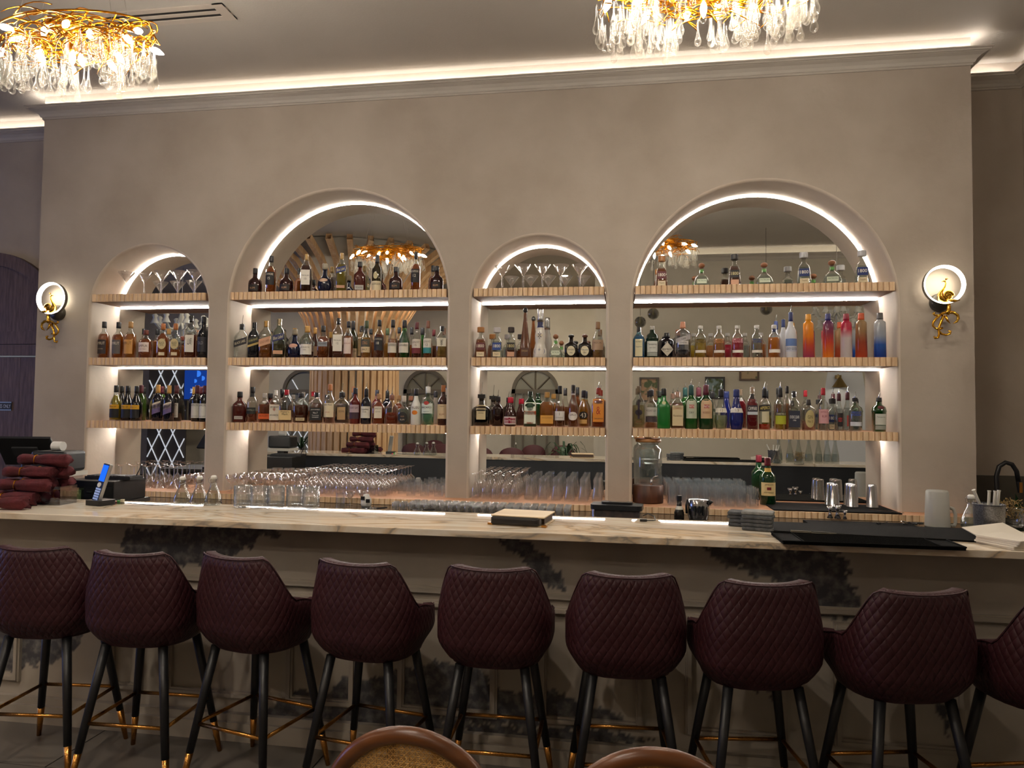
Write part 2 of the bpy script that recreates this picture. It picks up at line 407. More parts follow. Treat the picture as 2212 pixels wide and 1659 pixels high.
def mask(x, z):
    ox = (fbm(x*9, z*9)-.5)*.10+(fbm(x*45+3, z*45)-.5)*.05; oz = (fbm(x*9+40, z*9+9)-.5)*.10+(fbm(x*45+9, z*45+20)-.5)*.05
    return 1. if any(inside(x+ox, z+oz, P) for P in PATCH) else 0.
NX, NZ = 520, 84
v = []; f = []; cols = []
for j in range(NZ+1):
    for i in range(NX+1):
        x = -3.6+i*(5.8)/NX; z = ZA+j*(ZB-ZA)/NZ; v.append((x, FY, z)); cols.append(mask(x, z))
for j in range(NZ):
    for i in range(NX): f.append((j*(NX+1)+i, j*(NX+1)+i+1, (j+1)*(NX+1)+i+1, (j+1)*(NX+1)+i))
me = bpy.data.meshes.new('front_panel'); me.from_pydata(v, [], f)
ca = me.color_attributes.new('worn', 'FLOAT_COLOR', 'POINT')
for i, c in enumerate(cols): ca.data[i].color = (c, c, c, 1)
def facade():
    m, nt, b = nmat('painted_plaster')
    tc = nt.nodes.new('ShaderNodeTexCoord'); at_ = nt.nodes.new('ShaderNodeAttribute'); at_.attribute_name = 'worn'
    n = nt.nodes.new('ShaderNodeTexNoise'); n.inputs['Scale'].default_value = 3; n.inputs['Detail'].default_value = 6
    r = nt.nodes.new('ShaderNodeValToRGB'); r.color_ramp.elements[0].color = (*lin('#a1978a'), 1); r.color_ramp.elements[1].color = (*lin('#b3a99b'), 1)
    r.color_ramp.elements[0].position = .3; r.color_ramp.elements[1].position = .7
    n2 = nt.nodes.new('ShaderNodeTexNoise'); n2.inputs['Scale'].default_value = 22; n2.inputs['Detail'].default_value = 6
    r2 = nt.nodes.new('ShaderNodeValToRGB'); r2.color_ramp.elements[0].color = (*lin('#47464a'), 1); r2.color_ramp.elements[1].color = (*lin('#8a8682'), 1)
    r2.color_ramp.elements[0].position = .45; r2.color_ramp.elements[1].position = .8
    mx = nt.nodes.new('ShaderNodeMix'); mx.data_type = 'RGBA'
    for q in (n, n2): nt.links.new(tc.outputs['Object'], q.inputs['Vector'])
    nt.links.new(n.outputs['Fac'], r.inputs[0]); nt.links.new(n2.outputs['Fac'], r2.inputs[0])
    nt.links.new(at_.outputs['Fac'], mx.inputs[0]); nt.links.new(r.outputs[0], mx.inputs[6]); nt.links.new(r2.outputs[0], mx.inputs[7])
    nt.links.new(mx.outputs[2], b.inputs['Base Color']); b.inputs['Roughness'].default_value = .55
    return m
FAC = facade()
link('front_panel', me, FAC, t)
FACP = noisy('moulding_paint', '#9a9083', '#aca295', scale=3, rough=.5)
MB().box(-5.2, 3.05, FY+.002, BB-.02, .02, BZ-BT-.001).obj('body', plain('#16171b', .6), t)
# panel mouldings: rail and rectangular frames
def frame(x0, x1, z0, z1, w_=.035, d=.018):
    b = MB()
    for a in (0, 1):
        ww = w_ if a == 0 else w_*.5; dd = d if a == 0 else d*1.6; of = 0 if a == 0 else w_*.25
        X0, X1, Z0, Z1 = x0+of, x1-of, z0+of, z1-of
        b.box(X0, X1, FY-dd, FY, Z0, Z0+ww).box(X0, X1, FY-dd, FY, Z1-ww, Z1).box(X0, X0+ww, FY-dd, FY, Z0+ww, Z1-ww).box(X1-ww, X1, FY-dd, FY, Z0+ww, Z1-ww)
    return b
MB().box(-5.2, 3.05, FY-.022, FY, .772, .792).box(-5.2, 3.05, FY-.012, FY, .764, .800).obj('dado_rail', FACP, t)
px = [(-40, 45), (235, 310), (360, 560), (620, 770), (860, 1075), (1165, 1390), (1480, 1700), (1800, 2080)]
for a, c in px:
    frame(at(a, 1480, Y=FY).x, at(c, 1480, Y=FY).x, .195, .735).obj('panel_moulding', FACP, t)
MB().box(-5.2, 3.05, FY-.05, FY, .0, .09).box(-5.2, 3.05, FY-.03, FY, .09, .125).obj('skirting', FACP, t)
# ------------------------------------------------------------------ chandeliers
GOLD = noisy('gilded_metal', '#8a5208', '#b87a14', scale=20, rough=.34, metal=1.)
def crystal():
    """clear drops: see-through in the middle, pale at their rims"""
    m = bpy.data.materials.new('crystal'); m.use_nodes = True; nt = m.node_tree; nt.nodes.clear()
    o = nt.nodes.new('ShaderNodeOutputMaterial'); t = nt.nodes.new('ShaderNodeBsdfTransparent'); t.inputs[0].default_value = (.93, .92, .90, 1)
    d = nt.nodes.new('ShaderNodeBsdfDiffuse'); d.inputs[0].default_value = (1, .97, .9, 1)
    g = nt.nodes.new('ShaderNodeBsdfGlossy'); g.inputs['Roughness'].default_value = .02
    lw = nt.nodes.new('ShaderNodeLayerWeight'); lw.inputs[0].default_value = .3
    mu = nt.nodes.new('ShaderNodeMath'); mu.operation = 'MULTIPLY_ADD'; mu.inputs[1].default_value = .10; mu.inputs[2].default_value = .004
    mx = nt.nodes.new('ShaderNodeMixShader'); m2 = nt.nodes.new('ShaderNodeMixShader'); m2.inputs[0].default_value = .03
    nt.links.new(lw.outputs['Facing'], mu.inputs[0]); nt.links.new(mu.outputs[0], mx.inputs[0]); nt.links.new(t.outputs[0], mx.inputs[1]); nt.links.new(d.outputs[0], mx.inputs[2])
    nt.links.new(mx.outputs[0], m2.inputs[1]); nt.links.new(g.outputs[0], m2.inputs[2]); nt.links.new(m2.outputs[0], o.inputs[0]); return m
CRYS = crystal()
BULB = emis('#fff4e4', 430.); BGL = glass('#fff0d8', .98, .5)
def drop_mesh():
    p = [(.0015, 0), (.003, -.004), (.0035, -.03), (.005, -.06), (.011, -.088), (.0165, -.103), (.0175, -.113), (.0145, -.124), (.007, -.131), (.0005, -.133)]
    me = MB().lathe(p, 8).me(True, 'glass_drop'); me.materials.append(CRYS); return me
DROP = drop_mesh()
def bulb_mesh():
    p = [(.006, 0), (.012, -.012), (.0165, -.03), (.015, -.048), (.008, -.066), (.0015, -.078)]
    me = MB().lathe(p, 10).me(True, 'bulb'); me.materials.append(BULB); return me
BULBM = bulb_mesh()
SOCK = MB().lathe([(.011, 0), (.012, .02), (.012, .06), (.006, .065)], 8).me(True, 'socket'); SOCK.materials.append(GOLD)
OV = .42
def chandelier(loc, label, seed, R=.485):
    rnd = random.Random(seed)
    t = thing('chandelier', label, 'chandelier', loc, 0, 'gold branch chandeliers over the bar')
    def E(r, a, z): return (r*math.cos(a), r*OV*math.sin(a), z)
    b = MB()
    for r, z in ((.93*R, .06), (.5*R, .03)): b.tube([E(r, 2*PI*k/40, z) for k in range(40)], .006, 6, closed=True)
    for k in range(6):
        a = 2*PI*k/6; b.tube([(0, 0, .06), E(.5*R, a, .05), E(.93*R, a, .06)], .006, 6)
    b.obj('ring_frame', GOLD, t, smooth=True)
    MB().lathe([(.0, -.06), (.03, -.055), (.03, .02), (.05, .03), (.05, .08), (.02, .09), (0, .09)], 14).obj('hub', GOLD, t, smooth=True)
    b = MB()
    for k in range(260):
        a = rnd.uniform(0, 2*PI); r0 = rnd.uniform(.35, 1.0)*R; sw = rnd.uniform(.25, .8)*rnd.choice((-1, 1)); z0 = rnd.uniform(-.07, .07); z1 = z0+rnd.uniform(-.09, .05); r1 = min(1.02*R, max(.3*R, r0+rnd.uniform(-.16, .16)))
        pts = []
        for q in range(7):
            u = q/6; rr = r0+(r1-r0)*u+.02*math.sin(u*5+k); aa = a+sw*u
            pts.append(E(rr, aa, z0+(z1-z0)*u+.03*math.sin(PI*u)))
        b.tube(pts, [.0048*(1-.45*q/6) for q in range(7)], 4)
    o = b.obj('twigs', GOLD, t, smooth=True); o['kind'] = 'stuff'
    for k in range(4):
        x, y = (-.6*R, .6*R)[k % 2], (-.15*R, .15*R)[k//2]; MB().tube([(x, y, .05), (x*.5, y*.5, ZC-loc[2]-.01)], .0012, 4).obj('cable', plain('#b9b2a6', .4, 1.), t)
    MB().rbox(-.3, .3, -.06, .06, ZC-loc[2]-.03, ZC-loc[2]-.002, .03).obj('canopy', GOLD, t)
    for k in range(14):
        a = 2*PI*k/14+rnd.uniform(-.1, .1); r = R*(.92 if k % 2 else .6)*rnd.uniform(.93, 1.03)
        o = link('bulb', BULBM, None, t, E(r, a, rnd.uniform(-.05, .04))); tilt = rnd.uniform(.3, 1.5); o.rotation_euler = (0, -tilt, a)
        link('socket', SOCK, None, o)
    link('bulb', BULBM, None, t, (0, 0, -.06))
    n = 0
    while n < 190:
        a = rnd.uniform(0, 2*PI); r = R*math.sqrt(rnd.uniform(.12, 1.02))
        if abs(math.cos(a)) < .22 and rnd.random() < .75: continue
        o = link('glass_drop', DROP, None, t, E(r, a, rnd.uniform(-.12, -.01))); s = rnd.uniform(.85, 1.15); o.scale = (s, s, s*rnd.uniform(.9, 1.1)); n += 1
    return t
chandelier((-2.985, -2.26, 3.65), 'gold twig chandelier with glass drops, the one near the ceiling vent', 3)
chandelier((.365, -2.28, 3.65), 'gold twig chandelier with glass drops hanging over the right half of the bar', 11, .505)
chandelier((3.70, -2.28, 3.65), 'added gold twig chandelier out of view, brightening the right wall', 23)  # extra chandelier, added out of view to brighten the right wall
# ------------------------------------------------------------------ peacock wall lamps
PGOLD = noisy('polished_gold', '#d69a2a', '#f2c050', scale=20, rough=.18, metal=1.)
RINGL = emis('#fff4de', 26.)
def sconce(X, Z, flip, label):
    t = thing('wall_lamp', label, 'wall lamp', (X, 0, Z), 0, 'peacock wall lamps')
    s = -1 if flip else 1
    def P(cx, cy, y=-.09): return (s*(cx-585)/2180, y, -(cy-590)/2180)
    R0 = .143; v = []; f = []; n = 48
    ring = [(R0, -.105), (R0, -.07), (R0-.004, -.066), (R0-.016, -.066), (R0-.016, -.07)]
    b = MB(); v = [(r*math.cos(2*PI*k/n), y, r*math.sin(2*PI*k/n)) for k in range(n) for r, y in ring]; m = len(ring)
    f = [(k*m+j, k*m+j+1, ((k+1) % n)*m+j+1, ((k+1) % n)*m+j) for k in range(n) for j in range(m-1)]
    b.add(v, f).obj('ring', plain('#6f6a62', .4, .6), t, smooth=True)
    ring = [(R0-.002, -.1055), (R0-.011, -.1055), (R0-.017, -.07)]; m = 3
    v = [(r*math.cos(2*PI*k/n), y, r*math.sin(2*PI*k/n)) for k in range(n) for r, y in ring]
    f = [(k*m+j, k*m+j+1, ((k+1) % n)*m+j+1, ((k+1) % n)*m+j) for k in range(n) for j in range(m-1)]
    MB().add(v, f).obj('led_band', RINGL, t, smooth=True)
    v = [(r_*math.cos(2*PI*k/24)+P(585, 850)[0], y, r_*math.sin(2*PI*k/24)+P(585, 850)[2]) for k in range(24) for r_, y in ((.0, -.05), (.062, -.045), (.068, -.03), (.068, -.001))]
    f = [(k*4+j, k*4+j+1, ((k+1) % 24)*4+j+1, ((k+1) % 24)*4+j) for k in range(24) for j in range(3)]
    MB().add(v, f).obj('wall_plate', plain('#4a463f', .35, .5), t, smooth=True)
    MB().tube([P(585, 860, -.03), P(585, 850, -.09)], .012, 8).obj('stem', PGOLD, t)
    bd = MB()
    bd.tube([P(600, 535), P(612, 575), P(600, 620), P(575, 665), P(545, 705), P(525, 755), P(540, 810), P(590, 850), P(640, 868)], [.005, .005, .006, .008, .012, .020, .022, .018, .010], 10)
    bd.tube([P(615, 530), P(585, 532), P(545, 541)], [.006, .005, .001], 8)
    bd.obj('peacock_body', PGOLD, t, smooth=True)
    c = MB()
    for e in ((612, 488), (630, 478), (645, 490)): c.tube([P(605, 525), P(*e)], [.0012, .003], 5)
    c.obj('crest', PGOLD, t)
    sp = [P(640+72*math.cos(a)*(1-a/16), 770-72*math.sin(a)*(1-a/16), -.10) for a in [k*.45 for k in range(28)]]
    w_ = MB().tube(sp, [.010-.0002*k for k in range(28)], 8)
    w_.lathe([(0, -.008), (.03, -.006), (.03, .004), (0, .006)], 14); nlast = 14*4
    wm = w_.v[-nlast:]; ctr = P(640, 770, -.095)
    w_.v[-nlast:] = [(ctr[0]+x, ctr[1]+z, ctr[2]+y) for x, y, z in wm]
    w_.tube([P(650, 850, -.11), P(720, 855, -.115), P(800, 845, -.11)], [.012, .011, .002], 8)
    w_.obj('wing', PGOLD, t, smooth=True)
    tl = [([(640, 862), (652, 950), (645, 1010), (620, 1060)], [.013, .016, .018, .02]),
          ([(640, 1020), (570, 1045), (500, 1080), (445, 1075), (425, 1050), (445, 1035)], [.012, .011, .009, .008, .010, .009]),
          ([(540, 1060), (470, 1120), (420, 1190), (415, 1245), (460, 1290), (520, 1295), (560, 1275)], [.011, .010, .009, .009, .009, .010, .008]),
          ([(575, 1080), (545, 1160), (515, 1240), (500, 1320), (540, 1375), (610, 1390), (665, 1370), (670, 1335), (640, 1325)], [.012, .011, .01, .009, .009, .009, .010, .011, .008]),
          ([(495, 1300), (505, 1380), (490, 1430), (445, 1440), (430, 1410)], [.008, .009, .010, .010, .007]),
          ([(650, 1030), (720, 1035), (775, 1075), (790, 1130), (765, 1180), (715, 1210)], [.012, .013, .012, .011, .010, .003]),
          ([(600, 1080), (630, 1160), (675, 1215)], [.012, .009, .001])]
    for pts, rs in tl: MB().tube([P(*q) for q in pts], [r*.92 for r in rs], 8).obj('tail_feather', PGOLD, t, smooth=True)
sconce(-5.015, 2.607, True, 'peacock wall lamp with glowing ring beside the wooden door')
sconce(2.305, 2.610, False, 'peacock wall lamp with glowing ring on the right pier')
# ------------------------------------------------------------------ ceiling vent
t = thing('ceiling_vent', 'long slotted air vent set in the ceiling', 'vent', (-3.44, -1.08, ZC-.012))
fr = plain('#b9aea1', .6); b = MB()
for y0, y1 in ((-.1, -.055), (-.018, .012), (.05, .1)): b.box(-.66, .66, y0, y1, 0, .01)
b.box(-.66, -.58, -.1, .1, -.002, .01).box(.58, .66, -.1, .1, -.002, .01); b.obj('frame', fr, t)
MB().box(-.6, .6, -.08, .08, .008, .0115).obj('slot', plain('#15120f', .8), t)
# ------------------------------------------------------------------ bar stools
def quilt():
    m, nt, b = nmat('quilted_burgundy_leather')
    b.inputs['Base Color'].default_value = (*lin('#36171d'), 1); b.inputs['Roughness'].default_value = .5; b.inputs['Specular IOR Level'].default_value = .3
    uv = nt.nodes.new('ShaderNodeUVMap'); sp = nt.nodes.new('ShaderNodeSeparateXYZ'); nt.links.new(uv.outputs[0], sp.inputs[0])
    def op(k, a, c=None, v=None):
        n = nt.nodes.new('ShaderNodeMath'); n.operation = k; nt.links.new(a, n.inputs[0])
        if c is not None: nt.links.new(c, n.inputs[1])
        elif v is not None: n.inputs[1].default_value = v
        return n.outputs[0]
    h = None
    for sg in ('ADD', 'SUBTRACT'):
        a = op(sg, op('MULTIPLY', sp.outputs[0], v=32.), op('MULTIPLY', sp.outputs[1], v=20.))
        q = op('ABSOLUTE', op('SINE', op('MULTIPLY', a, v=PI)))
        q = op('POWER', q, v=.35); h = q if h is None else op('MULTIPLY', h, q)
    bp = nt.nodes.new('ShaderNodeBump'); bp.inputs['Strength'].default_value = .4; bp.inputs['Distance'].default_value = .012
    nt.links.new(h, bp.inputs['Height']); nt.links.new(bp.outputs[0], b.inputs['Normal'])
    return m
QUILT = quilt(); LEATH = noisy('burgundy_leather', '#30161c', '#3a1b22', scale=12, rough=.45, bump=.15, bscale=80)
BLK = plain('#141417', .45); BRASS = plain('#b98343', .28, 1.)
def smooth01(x): x = max(0., min(1., x)); return x*x*(3-2*x)
def stool():
    t = thing('bar_stool', 'x', 'bar stool')
    NT, NZ = 44, 16; A = 2.15
    def hgt(th):
        a = abs(th); return 1.02-.010*math.cos(min(a, .8)/.8*PI/2)-.195*smooth01((a-.78)/.62)-.03*smooth01((a-1.45)/.6)
    def sec(th, z, inn=0.):
        k = (z-.6)/.45; s = .80+.2*smooth01(min(1, (z-.60)/.11))-.15*smooth01((z-.78)/.26)
        cx, sx = math.cos(th), math.sin(th); p = 3.2
        q = 1/((abs(cx)**p+abs(sx)**p)**(1/p))
        return ((.245*s-inn)*q*sx, -(.225*s-inn)*q*cx-.10*max(0, z-.74)-.0, z)
    v = []; f = []; uv = []
    def grid(inn, flip):
        n0 = len(v)
        for i in range(NT+1):
            th = -A+2*A*i/NT; h = hgt(th)
            for j in range(NZ+1):
                u = j/NZ; z = .60+(h-.60)*u; ii = inn
                if inn == 0: ii = .012*smooth01((u-.93)/.07)+ (.03*(1-smooth01(u/.08)))
                v.append(sec(th, z, ii)); uv.append((th*.24, z))
        for i in range(NT):
            for j in range(NZ):
                q = [n0+i*(NZ+1)+j, n0+(i+1)*(NZ+1)+j, n0+(i+1)*(NZ+1)+j+1, n0+i*(NZ+1)+j+1]; f.append(q[::-1] if flip else q)
        return n0
    a = grid(0, False); b = grid(.045, True)
    for i in range(NT): f.append((a+i*(NZ+1)+NZ, a+(i+1)*(NZ+1)+NZ, b+(i+1)*(NZ+1)+NZ, b+i*(NZ+1)+NZ))
    for i, fl in ((0, 0), (NT, 1)):
        for j in range(NZ): f.append((a+i*(NZ+1)+j, a+i*(NZ+1)+j+1, b+i*(NZ+1)+j+1, b+i*(NZ+1)+j))
    me = mesh(v, f, True, 'back_shell'); ul = me.uv_layers.new(name='UVMap')
    for lp in me.loops: ul.data[lp.index].uv = uv[lp.vertex_index]
    link('back_shell', me, QUILT, t)
    pp = [sec(-A+2*A*i/NT, hgt(-A+2*A*i/NT)-.004, .003) for i in range(NT+1)]
    MB().tube([(x, y, z) for x, y, z in pp], .0035, 5).obj('piping', LEATH, t, smooth=True)
    MB().lathe([(.001, .585), (.15, .588), (.19, .60), (.20, .625), (.20, .73), (.185, .755), (.001, .765)], 26, 2.7, .95, 0, .02).obj('seat', LEATH, t, smooth=True)
    for sx in (-1, 1):
        for sy in (-1, 1):
            p0 = Vector((sx*.135, sy*.125, .60)); p1 = Vector((sx*.225, sy*.215, 0))
            q = p1+(p0-p1)*.25
            l = MB().tube([p0, q], [.0205, .0165], 10).obj('leg', BLK, t, smooth=True)
            MB().tube([q, p1], [.0163, .0105], 10).obj('brass_tip', BRASS, l, smooth=True)
    z = .27; u = z/.60; c = [(sx*(.225-.09*u), sy*(.215-.09*u), z) for sx, sy in ((-1, -1), (1, -1), (1, 1), (-1, 1))]
    b = MB()
    for k in range(4): b.tube([c[k], c[(k+1) % 4]], .0085, 8)
    b.obj('footrest', BRASS, t, smooth=True)
    return t
ST = [(-2.64, -2.62, 6, 'first bar stool, cut off by the picture edge, nearest the rolled napkins'), (-2.13, -2.64, 2, 'second bar stool, standing below the swing-top bottles'),
      (-1.615, -2.61, -14, 'third bar stool, turned aside, below the ribbed tumblers'), (-1.075, -2.62, -9, 'fourth bar stool from the napkin end'),
      (-.53, -2.60, 1, 'fifth bar stool, in the middle below the wooden bill folder'), (.01, -2.61, 5, 'sixth bar stool, below the lidded plastic tub'),
      (.52, -2.63, 9, 'seventh bar stool, below the coaster stack'), (1.045, -2.66, 13, 'eighth bar stool, below the black bar mats'), (1.56, -2.66, 14, 'ninth bar stool, cut off by the far picture edge')]
s0 = None
for i, (x, y, a, lb) in enumerate(ST):
    if s0 is None: s0 = stool(); o = s0
    else: o = clone(s0)
    o.location = (x, y, 0); o.rotation_euler = (0, 0, math.radians(a)); tag(o, 'burgundy quilted '+lb, 'bar stool', 'burgundy bar stools along the bar')
# ------------------------------------------------------------------ cane-back chairs in front
BENT = noisy('bent_wood', '#4a2a14', '#6a3f20', scale=5, rough=.3, stretch=(1, 1, 4), bump=.05)
CANE = noisy('woven_cane', '#b98d4e', '#d2a866', scale=30, rough=.6)
def cane_chair(loc, rz, label):
    t = thing('cane_chair', label, 'chair', loc, rz, 'cane back chairs in front of the bar')
    W, H, zc = .245, .30, .50
    n = 30; pts = [(W*math.cos(PI*k/n), -.02*math.sin(PI*k/n), zc+H*math.sin(PI*k/n)**.85) for k in range(n+1)]
    pts = [(W*.93, .03, .44)]+pts+[(-W*.93, .03, .44)]
    b = MB(); rs = .023; v = []; m = len(pts); seg = 10
    b.tube(pts, rs, seg); o = b.obj('back_frame', BENT, t, smooth=True)
    b = MB(); st = .0155
    def ok(x, z): 
        if abs(x) >= W-.02: return False
        return .46 < z < zc+H*math.sqrt(max(0, 1-(x/W)**2))**.85-.018
    def strip(p, q, wd=.0014):
        (x0, z0), (x1, z1) = p, q; N = 40; run = None
        for k in range(N+1):
            u = k/N; x, z = x0+(x1-x0)*u, z0+(z1-z0)*u
            if ok(x, z):
                if run is None: run = (x, z)
                last = (x, z)
            elif run is not None:
                if run != last: b.tube([(run[0], -.018, run[1]), (last[0], -.018, last[1])], wd, 4)
                run = None
        if run is not None and run != last: b.tube([(run[0], -.018, run[1]), (last[0], -.018, last[1])], wd, 4)
    k = -24
    while k <= 24:
        x = k*st
        strip((x-.0022, .44), (x-.0022, .84)); strip((x+.0022, .44), (x+.0022, .84)); k += 1
    for k in range(36): z = .45+k*st; strip((-W, z-.0022), (W, z-.0022)); strip((-W, z+.0022), (W, z+.0022))
    for k in range(-60, 61):
        x = k*st; strip((x, .45), (x+.4, .85), .0016); strip((x, .45), (x-.4, .85), .0016)
    o = b.obj('cane_weave', CANE, t); o['kind'] = 'stuff'
    MB().lathe([(.02, .425), (.22, .425), (.235, .44), (.235, .455), (.22, .47), (.02, .47)], 24, 2.6, 1., 0, .2).obj('seat', BENT, t, smooth=True)
    for sx in (-1, 1):
        MB().tube([(sx*.2, .03, .46), (sx*.215, -.03, 0)], [.018, .014], 8).obj('leg', BENT, t, smooth=True)
        MB().tube([(sx*.19, .37, .43), (sx*.215, .41, 0)], [.018, .014], 8).obj('leg', BENT, t, smooth=True)
    return t
cane_chair((-.545, -3.80, 0), math.radians(-4), 'bentwood chair with woven cane back, in front of the fifth stool')
cane_chair((.085, -3.80, 0), math.radians(3), 'bentwood chair whose top rail alone shows below the sixth stool')
# ------------------------------------------------------------------ bottles
# profile: (z fraction, radius fraction); then cap start, cap radius factor, neck radius fraction, section power, depth ratio
KIND = {
 'whisky': ([(0, .9), (.015, 1), (.56, 1), (.63, .92), (.69, .6), (.73, .42), (.82, .37), (.985, .36)], .83, 1.1, 2, 1),
 'wine': ([(0, .94), (.015, 1), (.58, 1), (.66, .86), (.72, .52), (.77, .40), (.985, .37)], .77, 1.05, 2, 1),
 'slope': ([(0, .94), (.015, 1), (.45, 1), (.57, .82), (.69, .48), (.78, .38), (.985, .36)], .80, 1.08, 2, 1),
 'monk': ([(0, .9), (.02, 1), (.40, 1), (.50, .93), (.58, .66), (.64, .38), (.8, .31), (.985, .3)], .78, 1.1, 2, .8),
 'squat': ([(0, .92), (.02, 1), (.5, 1), (.58, .95), (.66, .62), (.71, .36), (.985, .33)], .82, 1.15, 3, .7),
 'square': ([(0, .95), (.012, 1), (.60, 1), (.70, .78), (.78, .42), (.82, .36), (.985, .34)], .84, 1.1, 6, 1),
 'ball': ([(0, .62), (.04, .82), (.18, .98), (.32, 1), (.45, .85), (.54, .55), (.6, .34), (.985, .30)], .80, 1.25, 2, .75),
 'trapez': ([(0, 1), (.02, 1.), (.52, .76), (.60, .68), (.65, .45), (.69, .30), (.985, .28)], .80, 2.0, 5, .8),
 'patron': ([(0, .93), (.03, 1), (.20, .99), (.36, .84), (.48, .52), (.55, .28), (.985, .23)], .78, 1.75, 3.5, .8),
 'tall': ([(0, 1), (.02, 1.), (.3, .76), (.55, .5), (.78, .30), (.93, .26), (.985, .26)], .88, 1.5, 3, .9),
 'clase': ([(0, .96), (.04, 1), (.15, .93), (.25, .74), (.31, .66), (.36, .72), (.46, .74), (.58, .6), (.68, .38), (.74, .36), (.985, .33)], .74, 1.25, 2, 1),
 'julio': ([(0, .94), (.02, 1), (.50, 1), (.58, .9), (.64, .50), (.68, .32), (.985, .30)], .84, 1.5, 5, .75),
 'absolut': ([(0, .94), (.015, 1), (.60, 1), (.69, .86), (.75, .5), (.79, .38), (.985, .36)], .90, 1.15, 2, 1),
 'ciroc': ([(0, .97), (.01, 1), (.76, .93), (.80, .86), (.83, .52), (.985, .46)], .85, 1.05, 2, 1),
 'goose': ([(0, .96), (.012, 1), (.5, .99), (.6, .9), (.70, .52), (.8, .38), (.985, .36)], .80, 1.06, 2, 1),
 'apoth': ([(0, .95), (.015, 1), (.64, 1), (.72, .9), (.78, .36), (.985, .27)], .82, 1.12, 2, 1),
 'bell': ([(0, .78), (.03, .84), (.22, 1), (.42, .95), (.6, .6), (.72, .44), (.985, .4)], .80, 1.05, 2, 1),
 'tanq': ([(0, .84), (.015, .88), (.57, .98), (.6, 1.03), (.63, .98), (.72, .88), (.79, .42), (.985, .34)], .88, 1.05, 2, 1),
 'flask': ([(0, .93), (.02, 1), (.55, 1), (.66, .9), (.74, .5), (.79, .32), (.985, .3)], .84, 1.15, 4, .55),
}
SILV = plain('#c9c9c9', .25, 1.); TAN = '#d9b08a'
